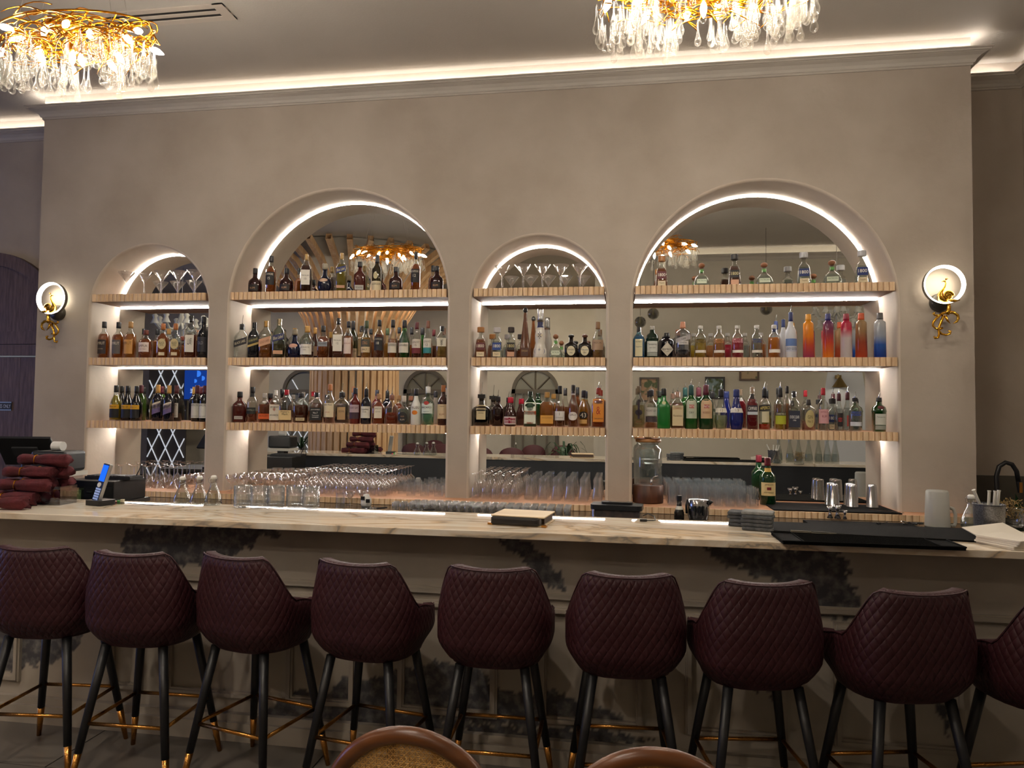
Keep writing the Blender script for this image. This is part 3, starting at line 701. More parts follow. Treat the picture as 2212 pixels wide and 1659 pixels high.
def bottle(name, cat, xc, ytop, wpx, kind, zs, label, group, Y=.10, glassc=None, liq=None, fill=.8, clear=.6, cap='#15151a', labels=(), pour=0, opaque=None, rough=.08, extra=None, base=None, grad=None):
    P0 = at(xc, 772, Y=Y); P = at(xc, ytop, Y=Y); X = P.x; z0 = zs+.001
    if base is not None: P0 = base
    H = P.z-z0; m = ppm((X, Y, zs+.15)); W = wpx*m
    prof, cz, cr, pw, ratio = KIND[kind]
    R = W/2
    if pw > 2.5: R = W/2*1.0
    t = thing(name, label, cat, (X, Y, z0), math.atan2(X-CAM.x, -(CAM.y-Y))*-.55 if pw > 2.5 else 0, group)
    pr = [(r*R, z*H) for z, r in prof]
    seg = 20 if pw <= 2.5 else 24
    def rad(z):
        z /= H
        for (a, ra), (c, rc) in zip(prof, prof[1:]):
            if a <= z <= c: return (ra+(rc-ra)*(z-a)/max(1e-6, c-a))*R
        return prof[-1][1]*R
    if opaque:
        if grad is not None:
            mat = gradmat(opaque, grad, H)
        else: mat = plain(opaque, rough, 0, .6)
        MB().lathe(pr, seg, pw, ratio).obj('glass_body', mat, t, smooth=True)
    else:
        MB().lathe(pr, seg, pw, ratio).obj('glass_body', glass(glassc or '#f2f5f2', .95, .8), t, smooth=True)
        if liq:
            q = []; zf = fill*H
            for r, z in pr:
                if z < zf: q.append((max(r-.0022, .001), max(z, .006)))
            q.append((max(.001, rad(zf)-.0022), zf))
            if q[0][1] == q[-1][1]: q = q[-1:]
            MB().lathe(q, seg, pw, ratio).obj('drink', liquid(liq, clear), t, smooth=True)
    # cap
    if cap:
        rn = rad(.95*H); cm = cap if not isinstance(cap, str) else plain(cap, .38)
        zc0 = cz*H
        if kind == 'trapez': MB().lathe([(rn*cr*.95, zc0+.035*H), (rn*cr, zc0+.05*H), (rn*cr, .985*H), (rn*cr*.92, H)], 16, 2.6).obj('stopper', cm, t)
        elif kind in ('patron', 'tall', 'julio'):
            zc = (cz+1)/2*H; h = (1-cz)/2*H; MB().lathe([(rn*cr*math.cos(a)+.0005, zc+h*math.sin(a)) for a in [-1.2+2.75*k/7 for k in range(8)]], 14).obj('stopper', cm, t, smooth=True)
        else:
            rr = [(max(rn, rad(zc0))*cr, zc0)]+[(rad(zc0+(H-zc0)*u)*cr, zc0+(H-zc0)*u) for u in (.25, .5, .75, .95)]+[(rn*cr*.9, H)]
            MB().lathe(rr, 14).obj('cap', cm, t, smooth=True)
    if pour:
        zt = H; MB().lathe([(.004, zt), (.0065, zt+.002), (.0065, zt+.008), (.003, zt+.012)], 8).tube([(0, 0, zt+.008), (.001, 0, zt+pour*m*.5), (.006, -.002, zt+pour*m)], [.0028, .0024, .0018], 6).obj('pourer', SILV, t)
    # labels
    for L in labels:
        z0l, z1l, col, wf = L[0]*H, L[1]*H, L[2], L[3]
        sk = L[5] if len(L) > 5 else 0.; shape = L[6] if len(L) > 6 else 'r'
        NXL, NZL = 10, (8 if shape != 'r' else 4); e = .0011
        def surf(x, z, e=e, zm=None):
            r = rad(z)+e
            if pw > 2.5:
                return (x, -(min(r, rad(z)+e))*ratio, z)
            a = max(-1.5, min(1.5, x/max(r, 1e-4))); return (r*math.sin(a), -r*math.cos(a)*ratio, z)
        hw = (R*wf) if pw > 2.5 else R*wf*1.35
        zmid, hz = (z0l+z1l)/2, (z1l-z0l)/2
        v = []; f = []
        for j in range(NZL+1):
            for i in range(NXL+1):
                u, w_ = -1+2*i/NXL, -1+2*j/NZL
                if shape == 'o': uu, ww = u*math.sqrt(1-w_*w_/2), w_*math.sqrt(1-u*u/2)
                elif shape == 'd': s_ = max(abs(u)+abs(w_), 1e-6); k_ = max(abs(u), abs(w_))/s_; uu, ww = u*k_, w_*k_
                elif shape == 'a': uu, ww = u, w_ if w_ < 0 else w_*(.55+.45*math.sqrt(max(0, 1-u*u)))
                else: uu, ww = u, w_
                x = uu*hw; z = zmid+ww*hz+sk*x; v.append(surf(x, z))
        for j in range(NZL):
            for i in range(NXL): f.append((j*(NXL+1)+i, j*(NXL+1)+i+1, (j+1)*(NXL+1)+i+1, (j+1)*(NXL+1)+i))
        lo = link('front_label', mesh(v, f, True), plain(col, .55), t)
        for T in (L[4] if len(L) > 4 else ()):
            s, zr, hr, tc = T[:4]; wr = T[4] if len(T) > 4 else .82
            zt = z0l+(z1l-z0l)*zr; hh = (z1l-z0l)*hr
            lettering(s, 2*hw*wr, hh, lambda x, z, zt=zt: surf(x, zt+z+sk*x, .0022), plain(tc, .5), lo)
    if extra: extra(t, H, R, rad)
    return t
_GR = {}
def gradmat(c0, stops, H):
    k = (c0, tuple(stops), round(H, 2))
    if k in _GR: return _GR[k]
    m, nt, b = nmat('graded_glass'); tc = nt.nodes.new('ShaderNodeTexCoord'); sp = nt.nodes.new('ShaderNodeSeparateXYZ')
    nt.links.new(tc.outputs['Generated'], sp.inputs[0]); r = nt.nodes.new('ShaderNodeValToRGB'); e = r.color_ramp.elements
    e[0].position = stops[0][0]; e[0].color = (*lin(stops[0][1]), 1); e[1].position = stops[-1][0]; e[1].color = (*lin(stops[-1][1]), 1)
    for p, c in stops[1:-1]: q = e.new(p); q.color = (*lin(c), 1)
    nt.links.new(sp.outputs[2], r.inputs[0]); nt.links.new(r.outputs[0], b.inputs['Base Color']); b.inputs['Roughness'].default_value = .1
    b.inputs['Transmission Weight'].default_value = 0.; _GR[k] = m; return m
AM = '#b8641e'; DK = '#4d1f12'; GD = '#d69a3e'
W_ = '#e8e2d6'; CR = '#d8c9a6'; BK = '#17171b'; IN = '#2a2420'
def L1(z0, z1, col, txt=(), wf=.8, sk=0., sh='r'): return (z0, z1, col, wf, txt, sk, sh)
# every row: xc, ytop, width, kind, dict, description
WH, VO, GI, TE, RU, LQ, WI = 'whisky_bottle', 'vodka_bottle', 'gin_bottle', 'tequila_bottle', 'rum_bottle', 'liqueur_bottle', 'wine_bottle'
T1800 = lambda col, c: [L1(.26, .5, col, (('1800', .55, .42, '#f0ead8'),), .68), L1(.05, .2, CR, (('Tequila', .5, .4, '#6b4a2a', .6),), .6)]
ABS = lambda a, b_, c: [L1(.45, .63, c, ((a, .72, .42, b_[0]), (b_[1], .24, .42, b_[0])), .0), ]
def absl(w2, tc, fl=None):
    return [L1(.14, .22, W_, (('Imported', .5, .5, '#777777', .6),), .72)], ('ABSOLUT', w2, tc)
monk = dict(opaque='#2a0d0c', labels=[L1(.1, .34, '#1b1411', (('RUM', .45, .3, '#b98d6a', .5),), .6)])
jul = lambda tc, cp: dict(opaque='#17100c', cap=cp, labels=[L1(.1, .5, '#d9cfae', (('Don Julio', .6, .2, tc), ('1942', .3, .12, IN, .4)), .62, 0, 'o')])
amos = dict(opaque='#12100f', cap='#4a1520', labels=[L1(.1, .5, '#d2cfc6', (('AMOS', .88, .14, IN), ('VINEYARD', .12, .08, '#7a7a78')), .7)])
ytl = dict(opaque='#100f0d', cap='#121212', labels=[L1(.08, .33, '#141414', (), .85), L1(.33, .45, '#d9a21a', (('yellow tail', .5, .42, IN),), .85)])
purp = dict(opaque='#11101a', cap='#c89a52', labels=[L1(.2, .45, '#6a5a86', (), .8, .35), L1(.33, .5, '#d8cbbb', (('BODEGA', .4, .3, IN),), .8, .35)])
pat = dict(liq='#dfe5dc', fill=.45, clear=.85, cap='#8a5a3c', labels=[L1(.12, .3, '#cfd8c2', (('PATRON', .6, .45, '#4d6b3f'),), .6)], extra=lambda t, H, R, rad: MB().lathe([(rad(.6*H)+.001, .60*H), (rad(.72*H)+.001, .72*H)], 12, cap0=False, cap1=False).obj('ribbon', plain('#5f9a4e', .5), t))
DATA = {
 (0, 1): [
  (226, 695, 23, WH, 'whisky', dict(liq=AM, fill=.66, labels=[L1(.12, .5, '#2b2022', (('AMRUT', .75, .2, '#cfc4b0'), ('FUSION', .35, .1, '#a89c88', .5)), .75)]), 'amber whisky bottle with dark brown label and black cap'),
  (257, 696, 23.5, WH, 'whisky', dict(liq=AM, fill=.66, labels=[L1(.12, .5, '#5f5a58', (('AMRUT', .75, .2, '#ddd3c2'),), .75)]), 'amber whisky bottle with slate grey label'),
  (283, 695, 24, WH, 'whisky', dict(liq='#c9802c', fill=.66, cap='#b98d55', labels=[L1(.12, .5, '#c8924c', (('AMRUT', .75, .2, '#5b3a1c'),), .75)]), 'amber whisky bottle with gold label and gold cap'),
  (316, 713, 27, WH, 'whisky', dict(liq='#b9642f', fill=.68, cap='#6b2f22', labels=[L1(.22, .55, '#e6d6cc', (('RAMPUR', .62, .26, '#5d3326'), ('SINGLE MALT', .28, .12, '#a0705e')), .8)]), 'round-shouldered whisky bottle with pale pink label and brown cap'),
  (353, 699, 24, WH, 'squat', dict(liq=AM, fill=.72, cap='#b06a34', labels=[L1(.26, .56, '#c9b98c', (('BLACK', .6, .2, IN, .6), ('DOG', .4, .2, IN, .4)), .7, 0, 'o'), L1(.08, .17, CR, (), .5)]), 'amber whisky decanter with round gold label, nearly full'),
  (380, 699, 24, WH, 'squat', dict(liq=AM, fill=.25, cap='#b06a34', labels=[L1(.26, .56, '#c9b98c', (('BLACK', .6, .2, IN, .6), ('DOG', .4, .2, IN, .4)), .7, 0, 'o'), L1(.08, .17, CR, (), .5)]), 'whisky decanter with round gold label, nearly empty'),
  (414, 682, 23.5, WH, 'square', dict(liq='#8d3f1c', fill=.55, labels=[L1(.14, .54, '#ded8cc', (('\u5c71\u5d0e', .62, .42, IN, .5),), .75)]), 'square whisky bottle with white label and black script'),
  (441, 684, 24, WH, 'whisky', dict(opaque='#131317', labels=[L1(.15, .5, '#22222a', (('OLD', .6, .2, '#8a8a92', .5),), .75)]), 'black whisky bottle half hidden by the pier')],
 (0, 2): [
  (252, 832.5, 24, WI, 'slope', dict(liq='#b7a32a', fill=.72, clear=.35, cap='#121212', labels=[L1(.08, .33, '#141414', (), .85), L1(.33, .45, '#d9a21a', (('yellow tail', .5, .42, IN),), .85)]), 'white wine bottle with yellow and black label'),
  (264, 834, 23, WI, 'slope', dict(opaque='#100f0d', cap='#121212', Y=.2), 'plain dark wine bottle standing behind the white wine'),
  (277, 833.5, 24, WI, 'slope', ytl, 'dark red wine bottle with yellow band label'),
  (296, 834, 23, WI, 'slope', dict(ytl, Y=.2), 'dark wine bottle with yellow band label standing in the back row'),
  (305.6, 832, 22, WI, 'wine', dict(opaque='#28400f', cap='#4a1520', labels=amos['labels']), 'green wine bottle with white landscape label'),
  (342, 831, 22.5, WI, 'wine', purp, 'dark wine bottle with gold cap and slanted purple label, in full view'),
  (366, 832.5, 22, WI, 'wine', dict(purp, Y=.16), 'dark wine bottle with gold cap, half hidden by its neighbour'),
  (382, 832, 22, WI, 'wine', amos, 'dark wine bottle with maroon cap, middle of the three with white labels'),
  (426.6, 832.5, 22, WI, 'wine', amos, 'dark wine bottle with maroon cap and white label near the pier'),
  (443, 833, 21, WI, 'wine', dict(amos, Y=.17), 'dark wine bottle cut off by the pier')],
 (1, 0): [
  (552, 580, 29.5, RU, 'monk', monk, 'squat dark red bottle, first on its shelf'),
  (586.8, 553, 22, WH, 'whisky', dict(liq=AM, fill=.72, labels=[L1(.22, .56, BK, (('BOWMORE', .82, .16, '#d8d0c0'), ('15', .5, .2, '#d8d0c0', .3)), .8)]), 'tall amber whisky with black label beside the first squat bottle'),
  (619.5, 580, 30, RU, 'monk', monk, 'squat dark red bottle, second of its kind on its shelf'),
  (663, 549.5, 23, WH, 'square', dict(liq=DK, fill=.7, clear=.4, cap='#c29a5a', labels=[L1(.2, .58, W_, (('MACALLAN', .62, .1, '#5b4a3c'), ('15', .4, .14, '#5b4a3c', .3)), .8)]), 'whisky bottle with tall white label and gold cap'),
  (702.5, 570, 31, WH, 'ball', dict(opaque='#11152c', cap='#9a8f7a', labels=[L1(.36, .48, '#c8a890', (), .5, 0, 'o')]), 'round dark blue ceramic whisky flagon'),
  (739, 547, 22, WH, 'square', dict(liq='#8a7a1e', fill=.7, clear=.35, cap='#c29a5a', labels=[L1(.5, .64, '#29346e', (('Blue Label', .5, .5, '#e3d6a8'),), .92, .3), L1(.1, .17, '#c99a78', (), .8)]), 'green-gold square bottle with slanted blue label'),
  (778, 565.6, 25, WH, 'squat', dict(opaque='#4a1a12', labels=[L1(.07, .22, '#b9b4ae', (('THE DALMORE', .5, .4, IN),), .75)]), 'dark amber whisky bottle with silver label near its foot'),
  (815.5, 551, 22, WH, 'wine', dict(opaque='#2a2310', labels=[L1(.02, .28, CR, (('LAGAVULIN', .7, .2, IN),), .9), L1(.34, .52, '#c9bd92', (), .35, 0, 'o')]), 'dark green whisky bottle with cream label at its foot'),
  (856, 577, 30, RU, 'monk', monk, 'squat dark red bottle, third of its kind on its shelf'),
  (899, 545.5, 20.5, WH, 'whisky', dict(liq=AM, fill=.7, labels=[L1(.22, .56, BK, (('BOWMORE', .82, .16, '#d8d0c0'), ('12', .5, .2, '#d8d0c0', .3)), .8)]), 'tall amber whisky with black label, second bottle from the pier'),
  (944, 575, 28, RU, 'monk', monk, 'squat dark red bottle, last on its shelf')],
 (1, 1): [
  (523.5, 700.5, 29, WH, 'square', dict(liq=None, pour=20, cap=BK, labels=[L1(.36, .56, '#1d1c22', (('BLACK LABEL', .5, .35, '#c9bda0'),), .92, .35)]), 'empty square whisky bottle with slanted black label and pourer'),
  (550.5, 696.5, 23.5, WH, 'square', dict(opaque='#101218', labels=[L1(.42, .58, '#1f211f', (('DOUBLE BLACK', .5, .36, '#b9b06a'),), .95, .35), L1(.34, .4, '#b49a5a', (), .95, .35)]), 'black square whisky bottle with slanted label'),
  (575.8, 693.5, 26.5, WH, 'square', dict(liq='#a8601f', fill=.38, cap='#c9994e', labels=[L1(.34, .54, '#cf9f80', (('GOLD LABEL', .5, .3, '#7a4a32'),), .92, .35)]), 'square whisky bottle with slanted peach label and gold cap'),
  (604.6, 689, 26.5, WH, 'square', dict(liq='#5b4a1c', fill=.36, glassc='#dfe8dc', cap='#b9a078', labels=[L1(.44, .6, '#272c5c', (('Blue Label', .5, .5, '#d8cfae'),), .9, .3), L1(.1, .19, '#c99a78', (), .75)]), 'square whisky bottle with slanted blue label, part empty'),
  (637.5, 711.7, 32, WH, 'ball', dict(opaque='#0e1530', cap='#8a7f6a', labels=[L1(.36, .5, '#c99a88', (), .5, 0, 'o')]), 'round dark blue whisky flagon with pink neck label'),
  (664.5, 704.6, 28, WH, 'slope', dict(liq=DK, fill=.2, clear=.3, cap='#c79a52', labels=[L1(.1, .42, W_, (('BENRIACH', .7, .14, '#6a5a4a'), ('TEN', .45, .12, '#6a5a4a', .3)), .85)]), 'clear whisky bottle with cream label and gold capsule'),
  (681, 708, 20, WH, 'slope', dict(opaque='#3a1a12', cap='#c79a52', Y=.2, labels=[L1(.1, .4, '#b99a80', (), .85)]), 'dark whisky bottle with gold capsule standing in the back row'),
  (699, 704, 25, WH, 'squat', dict(liq='#a85a1c', fill=.66, labels=[L1(.36, .5, '#8a8f98', (('HIGHLAND', .6, .36, '#23252c'),), .8)]), 'cut amber whisky decanter with silver band'),
  (731.8, 687.6, 22.5, WH, 'square', dict(liq='#5d2415', fill=.18, clear=.3, cap=BK, labels=[L1(.17, .58, W_, (('MACALLAN', .66, .09, '#5b4a3c'), ('12', .48, .12, '#5b4a3c', .3)), .85)]), 'clear whisky bottle with large white label, nearly empty'),
  (753.6, 694.3, 20, WH, 'whisky', dict(liq=AM, fill=.6, labels=[L1(.12, .54, '#e3d0c6', (('MACALLAN', .66, .09, '#9a5a4a'),), .7)]), 'amber whisky bottle with narrow pink label'),
  (763.3, 693.7, 21, WH, 'wine', dict(opaque='#2c2a12', labels=[L1(.03, .28, '#cbb892', (('LAGAVULIN', .7, .2, IN),), .95), L1(.3, .52, '#b9ae84', (), .4, 0, 'o')]), 'dark green whisky bottle with buff label at its foot'),
  (792.4, 693, 22, WH, 'slope', dict(liq=GD, fill=.55, cap='#3a4a2c', labels=[L1(.3, .5, '#4c4a3e', (('STAG', .5, .4, '#c98a5a', .5),), .8), L1(.15, .3, '#d5bf98', (('MALT', .5, .3, IN, .5),), .8)]), 'pale gold whisky bottle with green label'),
  (820, 691, 21, WH, 'whisky', dict(liq='#6d2a14', fill=.62, clear=.35, labels=[L1(.2, .54, '#1c1b20', (('BOWMORE', .85, .14, '#c9c0b0'), ('18', .55, .2, '#e3dccb', .3)), .85)]), 'dark amber whisky with black label numbered 18'),
  (849.4, 691, 21, WH, 'slope', dict(liq='#b5691f', fill=.5, labels=[L1(.14, .4, '#dcd3c2', (('Glenfiddich', .78, .26, '#4a4238'),), .85)]), 'clear triangular-shouldered whisky bottle with cream label'),
  (874.4, 692, 24, WH, 'slope', dict(liq='#2f7a35', fill=.75, clear=.45, glassc='#8fd08c', labels=[L1(.14, .4, '#dcd6c6', (('Glenfiddich', .78, .26, '#4a4238'),), .8)]), 'green whisky bottle with cream label'),
  (901, 696, 21, WH, 'slope', dict(liq='#8a3f1c', fill=.5, cap='#5a1820', labels=[L1(.28, .52, '#d9cfc0', (('GLENLIVET', .66, .22, '#5a4a40'), ('15', .3, .26, '#5a4a40', .3)), .8), L1(.13, .28, '#6a1c26', (), .8)]), 'whisky bottle with cream and maroon label'),
  (925, 693, 20, WH, 'slope', dict(liq='#a8601f', fill=.4, cap='#8d5f4c', labels=[L1(.28, .52, '#d9d4c8', (('GLENLIVET', .66, .22, '#5a4a40'), ('12', .3, .26, '#5a4a40', .3)), .8), L1(.13, .28, '#2c7f86', (), .8)]), 'whisky bottle with cream and teal label'),
  (955.6, 704.7, 23.5, WH, 'square', dict(liq='#c9a65a', fill=.6, clear=.7, labels=[L1(.36, .62, '#ddd6c4', (('TOKI', .75, .2, '#6a6254', .4), ('\u5b63', .4, .7, IN, .3)), .85)]), 'pale gold square bottle with cream script label')],
 (1, 2): [
  (518.8, 846, 29, WH, 'squat', dict(opaque='#45140f', labels=[L1(.1, .2, '#b6b0aa', (('THE DALMORE', .5, .4, IN),), .6)]), 'dark red whisky bottle with silver label, first on its shelf'),
  (546.4, 836, 23.5, WH, 'whisky', dict(liq='#8d3d1a', fill=.32, labels=[L1(.24, .42, '#1c201c', (('BUSHMILLS', .6, .22, '#9a9a88'),), .8), L1(.72, .86, BK, (), .9)]), 'whisky bottle with black label and black neck'),
  (572.3, 849.4, 25, WH, 'flask', dict(liq='#9a4a22', fill=.62, cap='#b7b0a8', labels=[L1(.12, .3, '#cf5a1e', (('BULLEIT', .6, .3, '#7a2c10'),), .9)]), 'flask-shaped bourbon bottle with orange label'),
  (595.8, 843, 21, WH, 'square', dict(liq='#a85a20', fill=.58, cap='#e3ddd2', labels=[L1(.08, .56, '#ddd3c2', (('JIM BEAM', .82, .12, IN), ('BOURBON', .32, .1, IN)), .98), L1(.36, .46, '#c8502a', (), .28, 0, 'o')]), 'bourbon bottle with tall white label and white cap'),
  (619.5, 842, 27, WH, 'square', dict(liq='#6d2a14', fill=.38, clear=.4, cap='#b8152c', labels=[L1(.09, .38, '#d9bf8c', (("Maker's", .85, .2, IN), ('Mark', .6, .2, IN, .5)), .96)]), 'square bourbon bottle with red wax top'),
  (651, 849, 31, WH, 'flask', dict(liq='#5a2412', fill=.6, clear=.3, labels=[L1(.08, .18, '#c9b48c', (('DISTILLED', .5, .4, IN, .7),), .6)]), 'broad flat bourbon bottle with small cream label'),
  (685, 847.6, 28, WH, 'square', dict(liq='#5a2a14', fill=.66, clear=.3, labels=[L1(.1, .5, '#15171a', (("JACK DANIEL'S", .84, .12, '#d8d8d8'), ('No.7', .6, .14, '#d8d8d8', .4), ('Tennessee', .4, .09, '#d8d8d8', .6), ('WHISKEY', .24, .09, '#d8d8d8', .6)), .85)]), 'square whiskey bottle with black label and white writing'),
  (713.3, 830, 24, RU, 'whisky', dict(liq='#7a3416', fill=.3, cap='#b5764a', labels=[L1(.16, .52, '#ddcfae', (('Sailor Rum', .88, .1, IN), ('SPICED', .35, .08, '#a03a22', .6)), .85)]), 'spiced rum bottle with cream picture label and cork top'),
  (739.5, 847, 34, WH, 'flask', dict(liq='#3a1a12', fill=.22, clear=.2, pour=20, labels=[L1(.12, .52, '#c7ad82', (('CROWN', .66, .16, '#3a2a3c', .7),), .5)]), 'cut-glass whisky bottle with gold crest label'),
  (768, 838, 23, RU, 'whisky', dict(opaque='#5a1a16', cap='#1d2030', labels=[L1(.32, .53, '#b9a2a8', (('MOUNT GAY', .6, .26, '#3a2030'),), .85), L1(.14, .32, '#3a2430', (), .85)]), 'red-brown rum bottle with mauve label'),
  (792, 840, 22.5, WH, 'wine', dict(opaque='#141620', pour=14, labels=[L1(.17, .5, '#e0dcd0', (('Canadian', .75, .14, IN), ('Club', .55, .14, IN, .6)), .85)]), 'dark whisky bottle with white label and pourer'),
  (818.6, 850.6, 27.5, RU, 'squat', dict(liq='#a04418', fill=.72, clear=.35, cap='#b58a62', labels=[L1(.2, .58, '#dfd6c2', (('APPLETON', .82, .12, '#5a4a34'), ('ESTATE', .55, .1, '#5a4a34', .6)), .6)]), 'red amber rum bottle with white label and cork'),
  (847, 852.5, 27.5, RU, 'squat', dict(liq='#9a3a1c', fill=.40, clear=.45, cap='#8a5a48', pour=18, labels=[L1(.4, .42, '#6a5a34', (('X', .5, 9., '#6a5a34', .6),), .1)]), 'faceted bottle half full of red rum'),
  (873, 855, 27.5, RU, 'monk', dict(liq='#6f7566', fill=.55, clear=.5, cap='#cfc4b8', labels=[L1(.06, .44, '#20201e', (('OLD', .6, .12, '#b98a6a', .4), ('RUM', .3, .14, '#c9b9a8', .5)), .62, 0, 'o')]), 'squat grey-green rum bottle with dark oval label'),
  (899.4, 839.7, 23, LQ, 'slope', dict(opaque='#dcdad2', rough=.25, labels=[L1(.44, .52, '#dcdad2', (('MALIBU', .5, .9, '#4a2a22'),), .8), L1(.28, .40, '#e0801e', (), .42, 0, 'o')]), 'opaque white rum liqueur bottle with black cap'),
  (925, 835, 27, RU, 'whisky', dict(glassc='#dceee2', liq='#9fc0a8', fill=.28, clear=.6, cap='#e8e8e4', pour=10, labels=[L1(.30, .56, '#d9e2d8', (('BACARDI', .6, .2, IN), ('superior', .18, .16, '#4a5a5a')), .8), L1(.52, .62, '#b03028', (), .32, 0, 'o')]), 'clear greenish rum bottle with white cap'),
  (958, 832, 24, RU, 'whisky', dict(opaque='#30100c', cap='#a8683a', labels=[L1(.16, .52, '#d8bf9c', (('Captain', .86, .1, IN), ('RUM', .3, .12, '#8a3020', .5)), .85)]), 'dark spiced rum bottle against the pier')],
 (2, 1): [
  (1039, 707, 27.5, TE, 'trapez', dict(liq='#a85a24', fill=.6, cap='#a8713c', labels=T1800('#5a1f26', 0)), 'tapered tequila bottle with maroon label and copper stopper on the middle shelf'),
  (1074, 707.6, 27, TE, 'trapez', dict(liq='#cfd6d4', fill=.55, clear=.9, cap='#b9b4b6', labels=T1800('#1f3f86', 0)), 'tapered clear tequila bottle with blue label and silver stopper, third arch'),
  (1104.5, 707, 25, TE, 'trapez', dict(liq='#5a2414', fill=.42, clear=.3, cap='#241c1a', labels=[L1(.26, .5, '#1b1716', (('1800', .55, .42, '#d8c890'),), .68), L1(.05, .2, '#cf9f80', (), .6)]), 'tapered tequila bottle with black label and black stopper, third arch'),
  (1135, 664, 26, TE, 'tall', dict(opaque='#5b3318', rough=.12, cap='#1a1614', labels=[L1(.04, .2, '#4a2a18', (('DON JULIO', .6, .3, '#a88a5a'),), .6)]), 'very tall tapering bronze tequila bottle'),
  (1167.5, 668, 30.7, TE, 'clase', dict(opaque='#d9d3c8', rough=.18, cap=SILV, labels=[L1(.62, .74, '#1c2450', (), .9), L1(.42, .50, '#cfc2a8', (('*', .5, 2., '#2a3058', .5),), .35, 0, 'o'), L1(.08, .2, '#d9d3c8', (('(  *  )', .5, .9, '#2a3a78'),), .9)]), 'white ceramic tequila decanter with blue painting and silver bell top'),
  (1200.6, 721.5, 29, TE, 'patron', pat, 'squat clear tequila bottle with cork ball on the middle shelf, third arch'),
  (1234, 722, 28, TE, 'julio', jul('#3a2a1c', '#15110f'), 'square dark tequila bottle with cream oval label and black stopper'),
  (1263.6, 722, 28, TE, 'julio', jul('#2a4a7a', '#5a3524'), 'square dark tequila bottle with oval label and brown stopper'),
  (1291.6, 695.6, 25, TE, 'slope', dict(liq='#b98a4a', fill=.24, clear=.6, cap='#8a6a4c', labels=[L1(.22, .5, '#a88c72', (('MEZCAL', .7, .16, '#5a4432'),), .9)]), 'clear long-necked tequila bottle with brown paper label')],
 (2, 2): [
  (1040.7, 852, 37.5, LQ, 'julio', dict(liq='#1e1414', fill=.52, clear=.1, glassc='#8a8480', cap=None, pour=26, labels=[L1(.2, .66, '#cfbe96', (('DISARONNO', .66, .12, IN), ('ORIGINALE', .45, .08, IN, .6)), .52)], extra=lambda t, H, R, rad: MB().box(-R*.42, R*.42, -R*.42, R*.42, .88*H, H).obj('cap', plain('#141316', .4), t)), 'square dark liqueur bottle with cream label and flat black cap'),
  (1076, 856, 26, LQ, 'whisky', dict(opaque='#24130f', pour=14), 'plain dark brown liqueur bottle with pourer'),
  (1103, 858, 29, LQ, 'bell', dict(opaque='#341713', cap='#b81a34', pour=12, labels=[L1(.07, .33, '#e3ddd8', (), .82), L1(.1, .3, '#8f1632', (('Grand Marnier', .55, .3, '#e8d8d0'),), .76)]), 'round liqueur bottle with red capsule and red label'),
  (1146, 845, 28, LQ, 'square', dict(opaque='#0f2c12', labels=[L1(.08, .68, '#dfe3d2', (), .88), L1(.44, .64, '#23402a', (), .5, 0, 'o'), L1(.33, .44, '#d0561e', (('Jagermeister', .5, .55, '#4a1c0c'),), .9), L1(.08, .12, '#c84e1c', (), .5)]), 'square dark green herbal liqueur bottle with orange band'),
  (1182, 847, 32, WH, 'flask', dict(liq='#b9711f', fill=.72, clear=.5, cap='#b58a4c', labels=[L1(.09, .33, '#d09a44', (('WOODFORD', .7, .2, '#8a5a1c'),), .85)]), 'broad amber bourbon bottle with tan label and wooden cap'),
  (1209.8, 833.5, 22, LQ, 'slope', dict(liq='#9a5a2a', fill=.5, clear=.6, labels=[L1(.16, .38, '#dedad4', (('J', .7, .3, IN, .2), ('DOMAINE', .3, .14, '#8a8078', .7)), .9)]), 'pale liqueur bottle with white square label and black cap'),
  (1238.5, 831.5, 22, LQ, 'slope', dict(liq='#8a4418', fill=.76, clear=.4, labels=[L1(.16, .36, '#e0dad2', (('Giffard', .65, .22, '#5a3a3a'),), .75, 0, 'o'), L1(.76, .86, '#d8cfc8', (('***', .4, .5, '#4a3a5a'),), .95)]), 'amber liqueur bottle with round white label'),
  (1261, 843, 25, LQ, 'slope', dict(liq='#c9891c', fill=.76, clear=.5, cap='#16182a', labels=[L1(.22, .42, '#14130f', (('43', .5, .6, '#f0ead8', .7),), .62, 0, 'o'), L1(.09, .2, '#cfae6a', (), .5)]), 'golden liqueur bottle with round black label numbered 43'),
  (1293, 838, 29, WH, 'flask', dict(liq='#b8603a', fill=.75, clear=.6, cap='#8a2a1c', pour=13, labels=[L1(.14, .72, '#d98a2c', (('FIREBALL', .85, .12, IN), ('&', .5, .34, '#a8341c', .4), ('CINNAMON', .14, .07, IN)), .8)]), 'cinnamon whisky bottle with orange label and red neck')],
 (3, 0): [
  (1429.4, 553.7, 27.5, TE, 'trapez', dict(liq='#a8602c', fill=.6, cap='#a8713c', labels=T1800('#5a1f26', 0)), 'tapered tequila bottle with maroon label on the top shelf'),
  (1515.5, 568, 33.6, TE, 'patron', pat, 'squat clear tequila bottle with cork ball, first of three on the top shelf'),
  (1586.6, 550, 27.5, TE, 'trapez', dict(liq='#5a2614', fill=.62, clear=.3, cap='#1d1b20', labels=[L1(.26, .5, '#1b1716', (('1800', .55, .42, '#d8c890'),), .68), L1(.05, .2, '#cf9f80', (), .6)]), 'tapered dark tequila bottle with black stopper on the top shelf'),
  (1650.6, 567, 36, TE, 'patron', pat, 'squat clear tequila bottle with cork ball, second of three on the top shelf'),
  (1736, 546, 30, TE, 'trapez', dict(liq='#cfd6d4', fill=.55, clear=.9, cap='#b9b9ba', labels=T1800('#1d2f66', 0)), 'tapered clear tequila bottle with blue label, between two cork-topped bottles'),
  (1796.8, 562, 38, TE, 'patron', pat, 'squat clear tequila bottle with cork ball, third of three on the top shelf'),
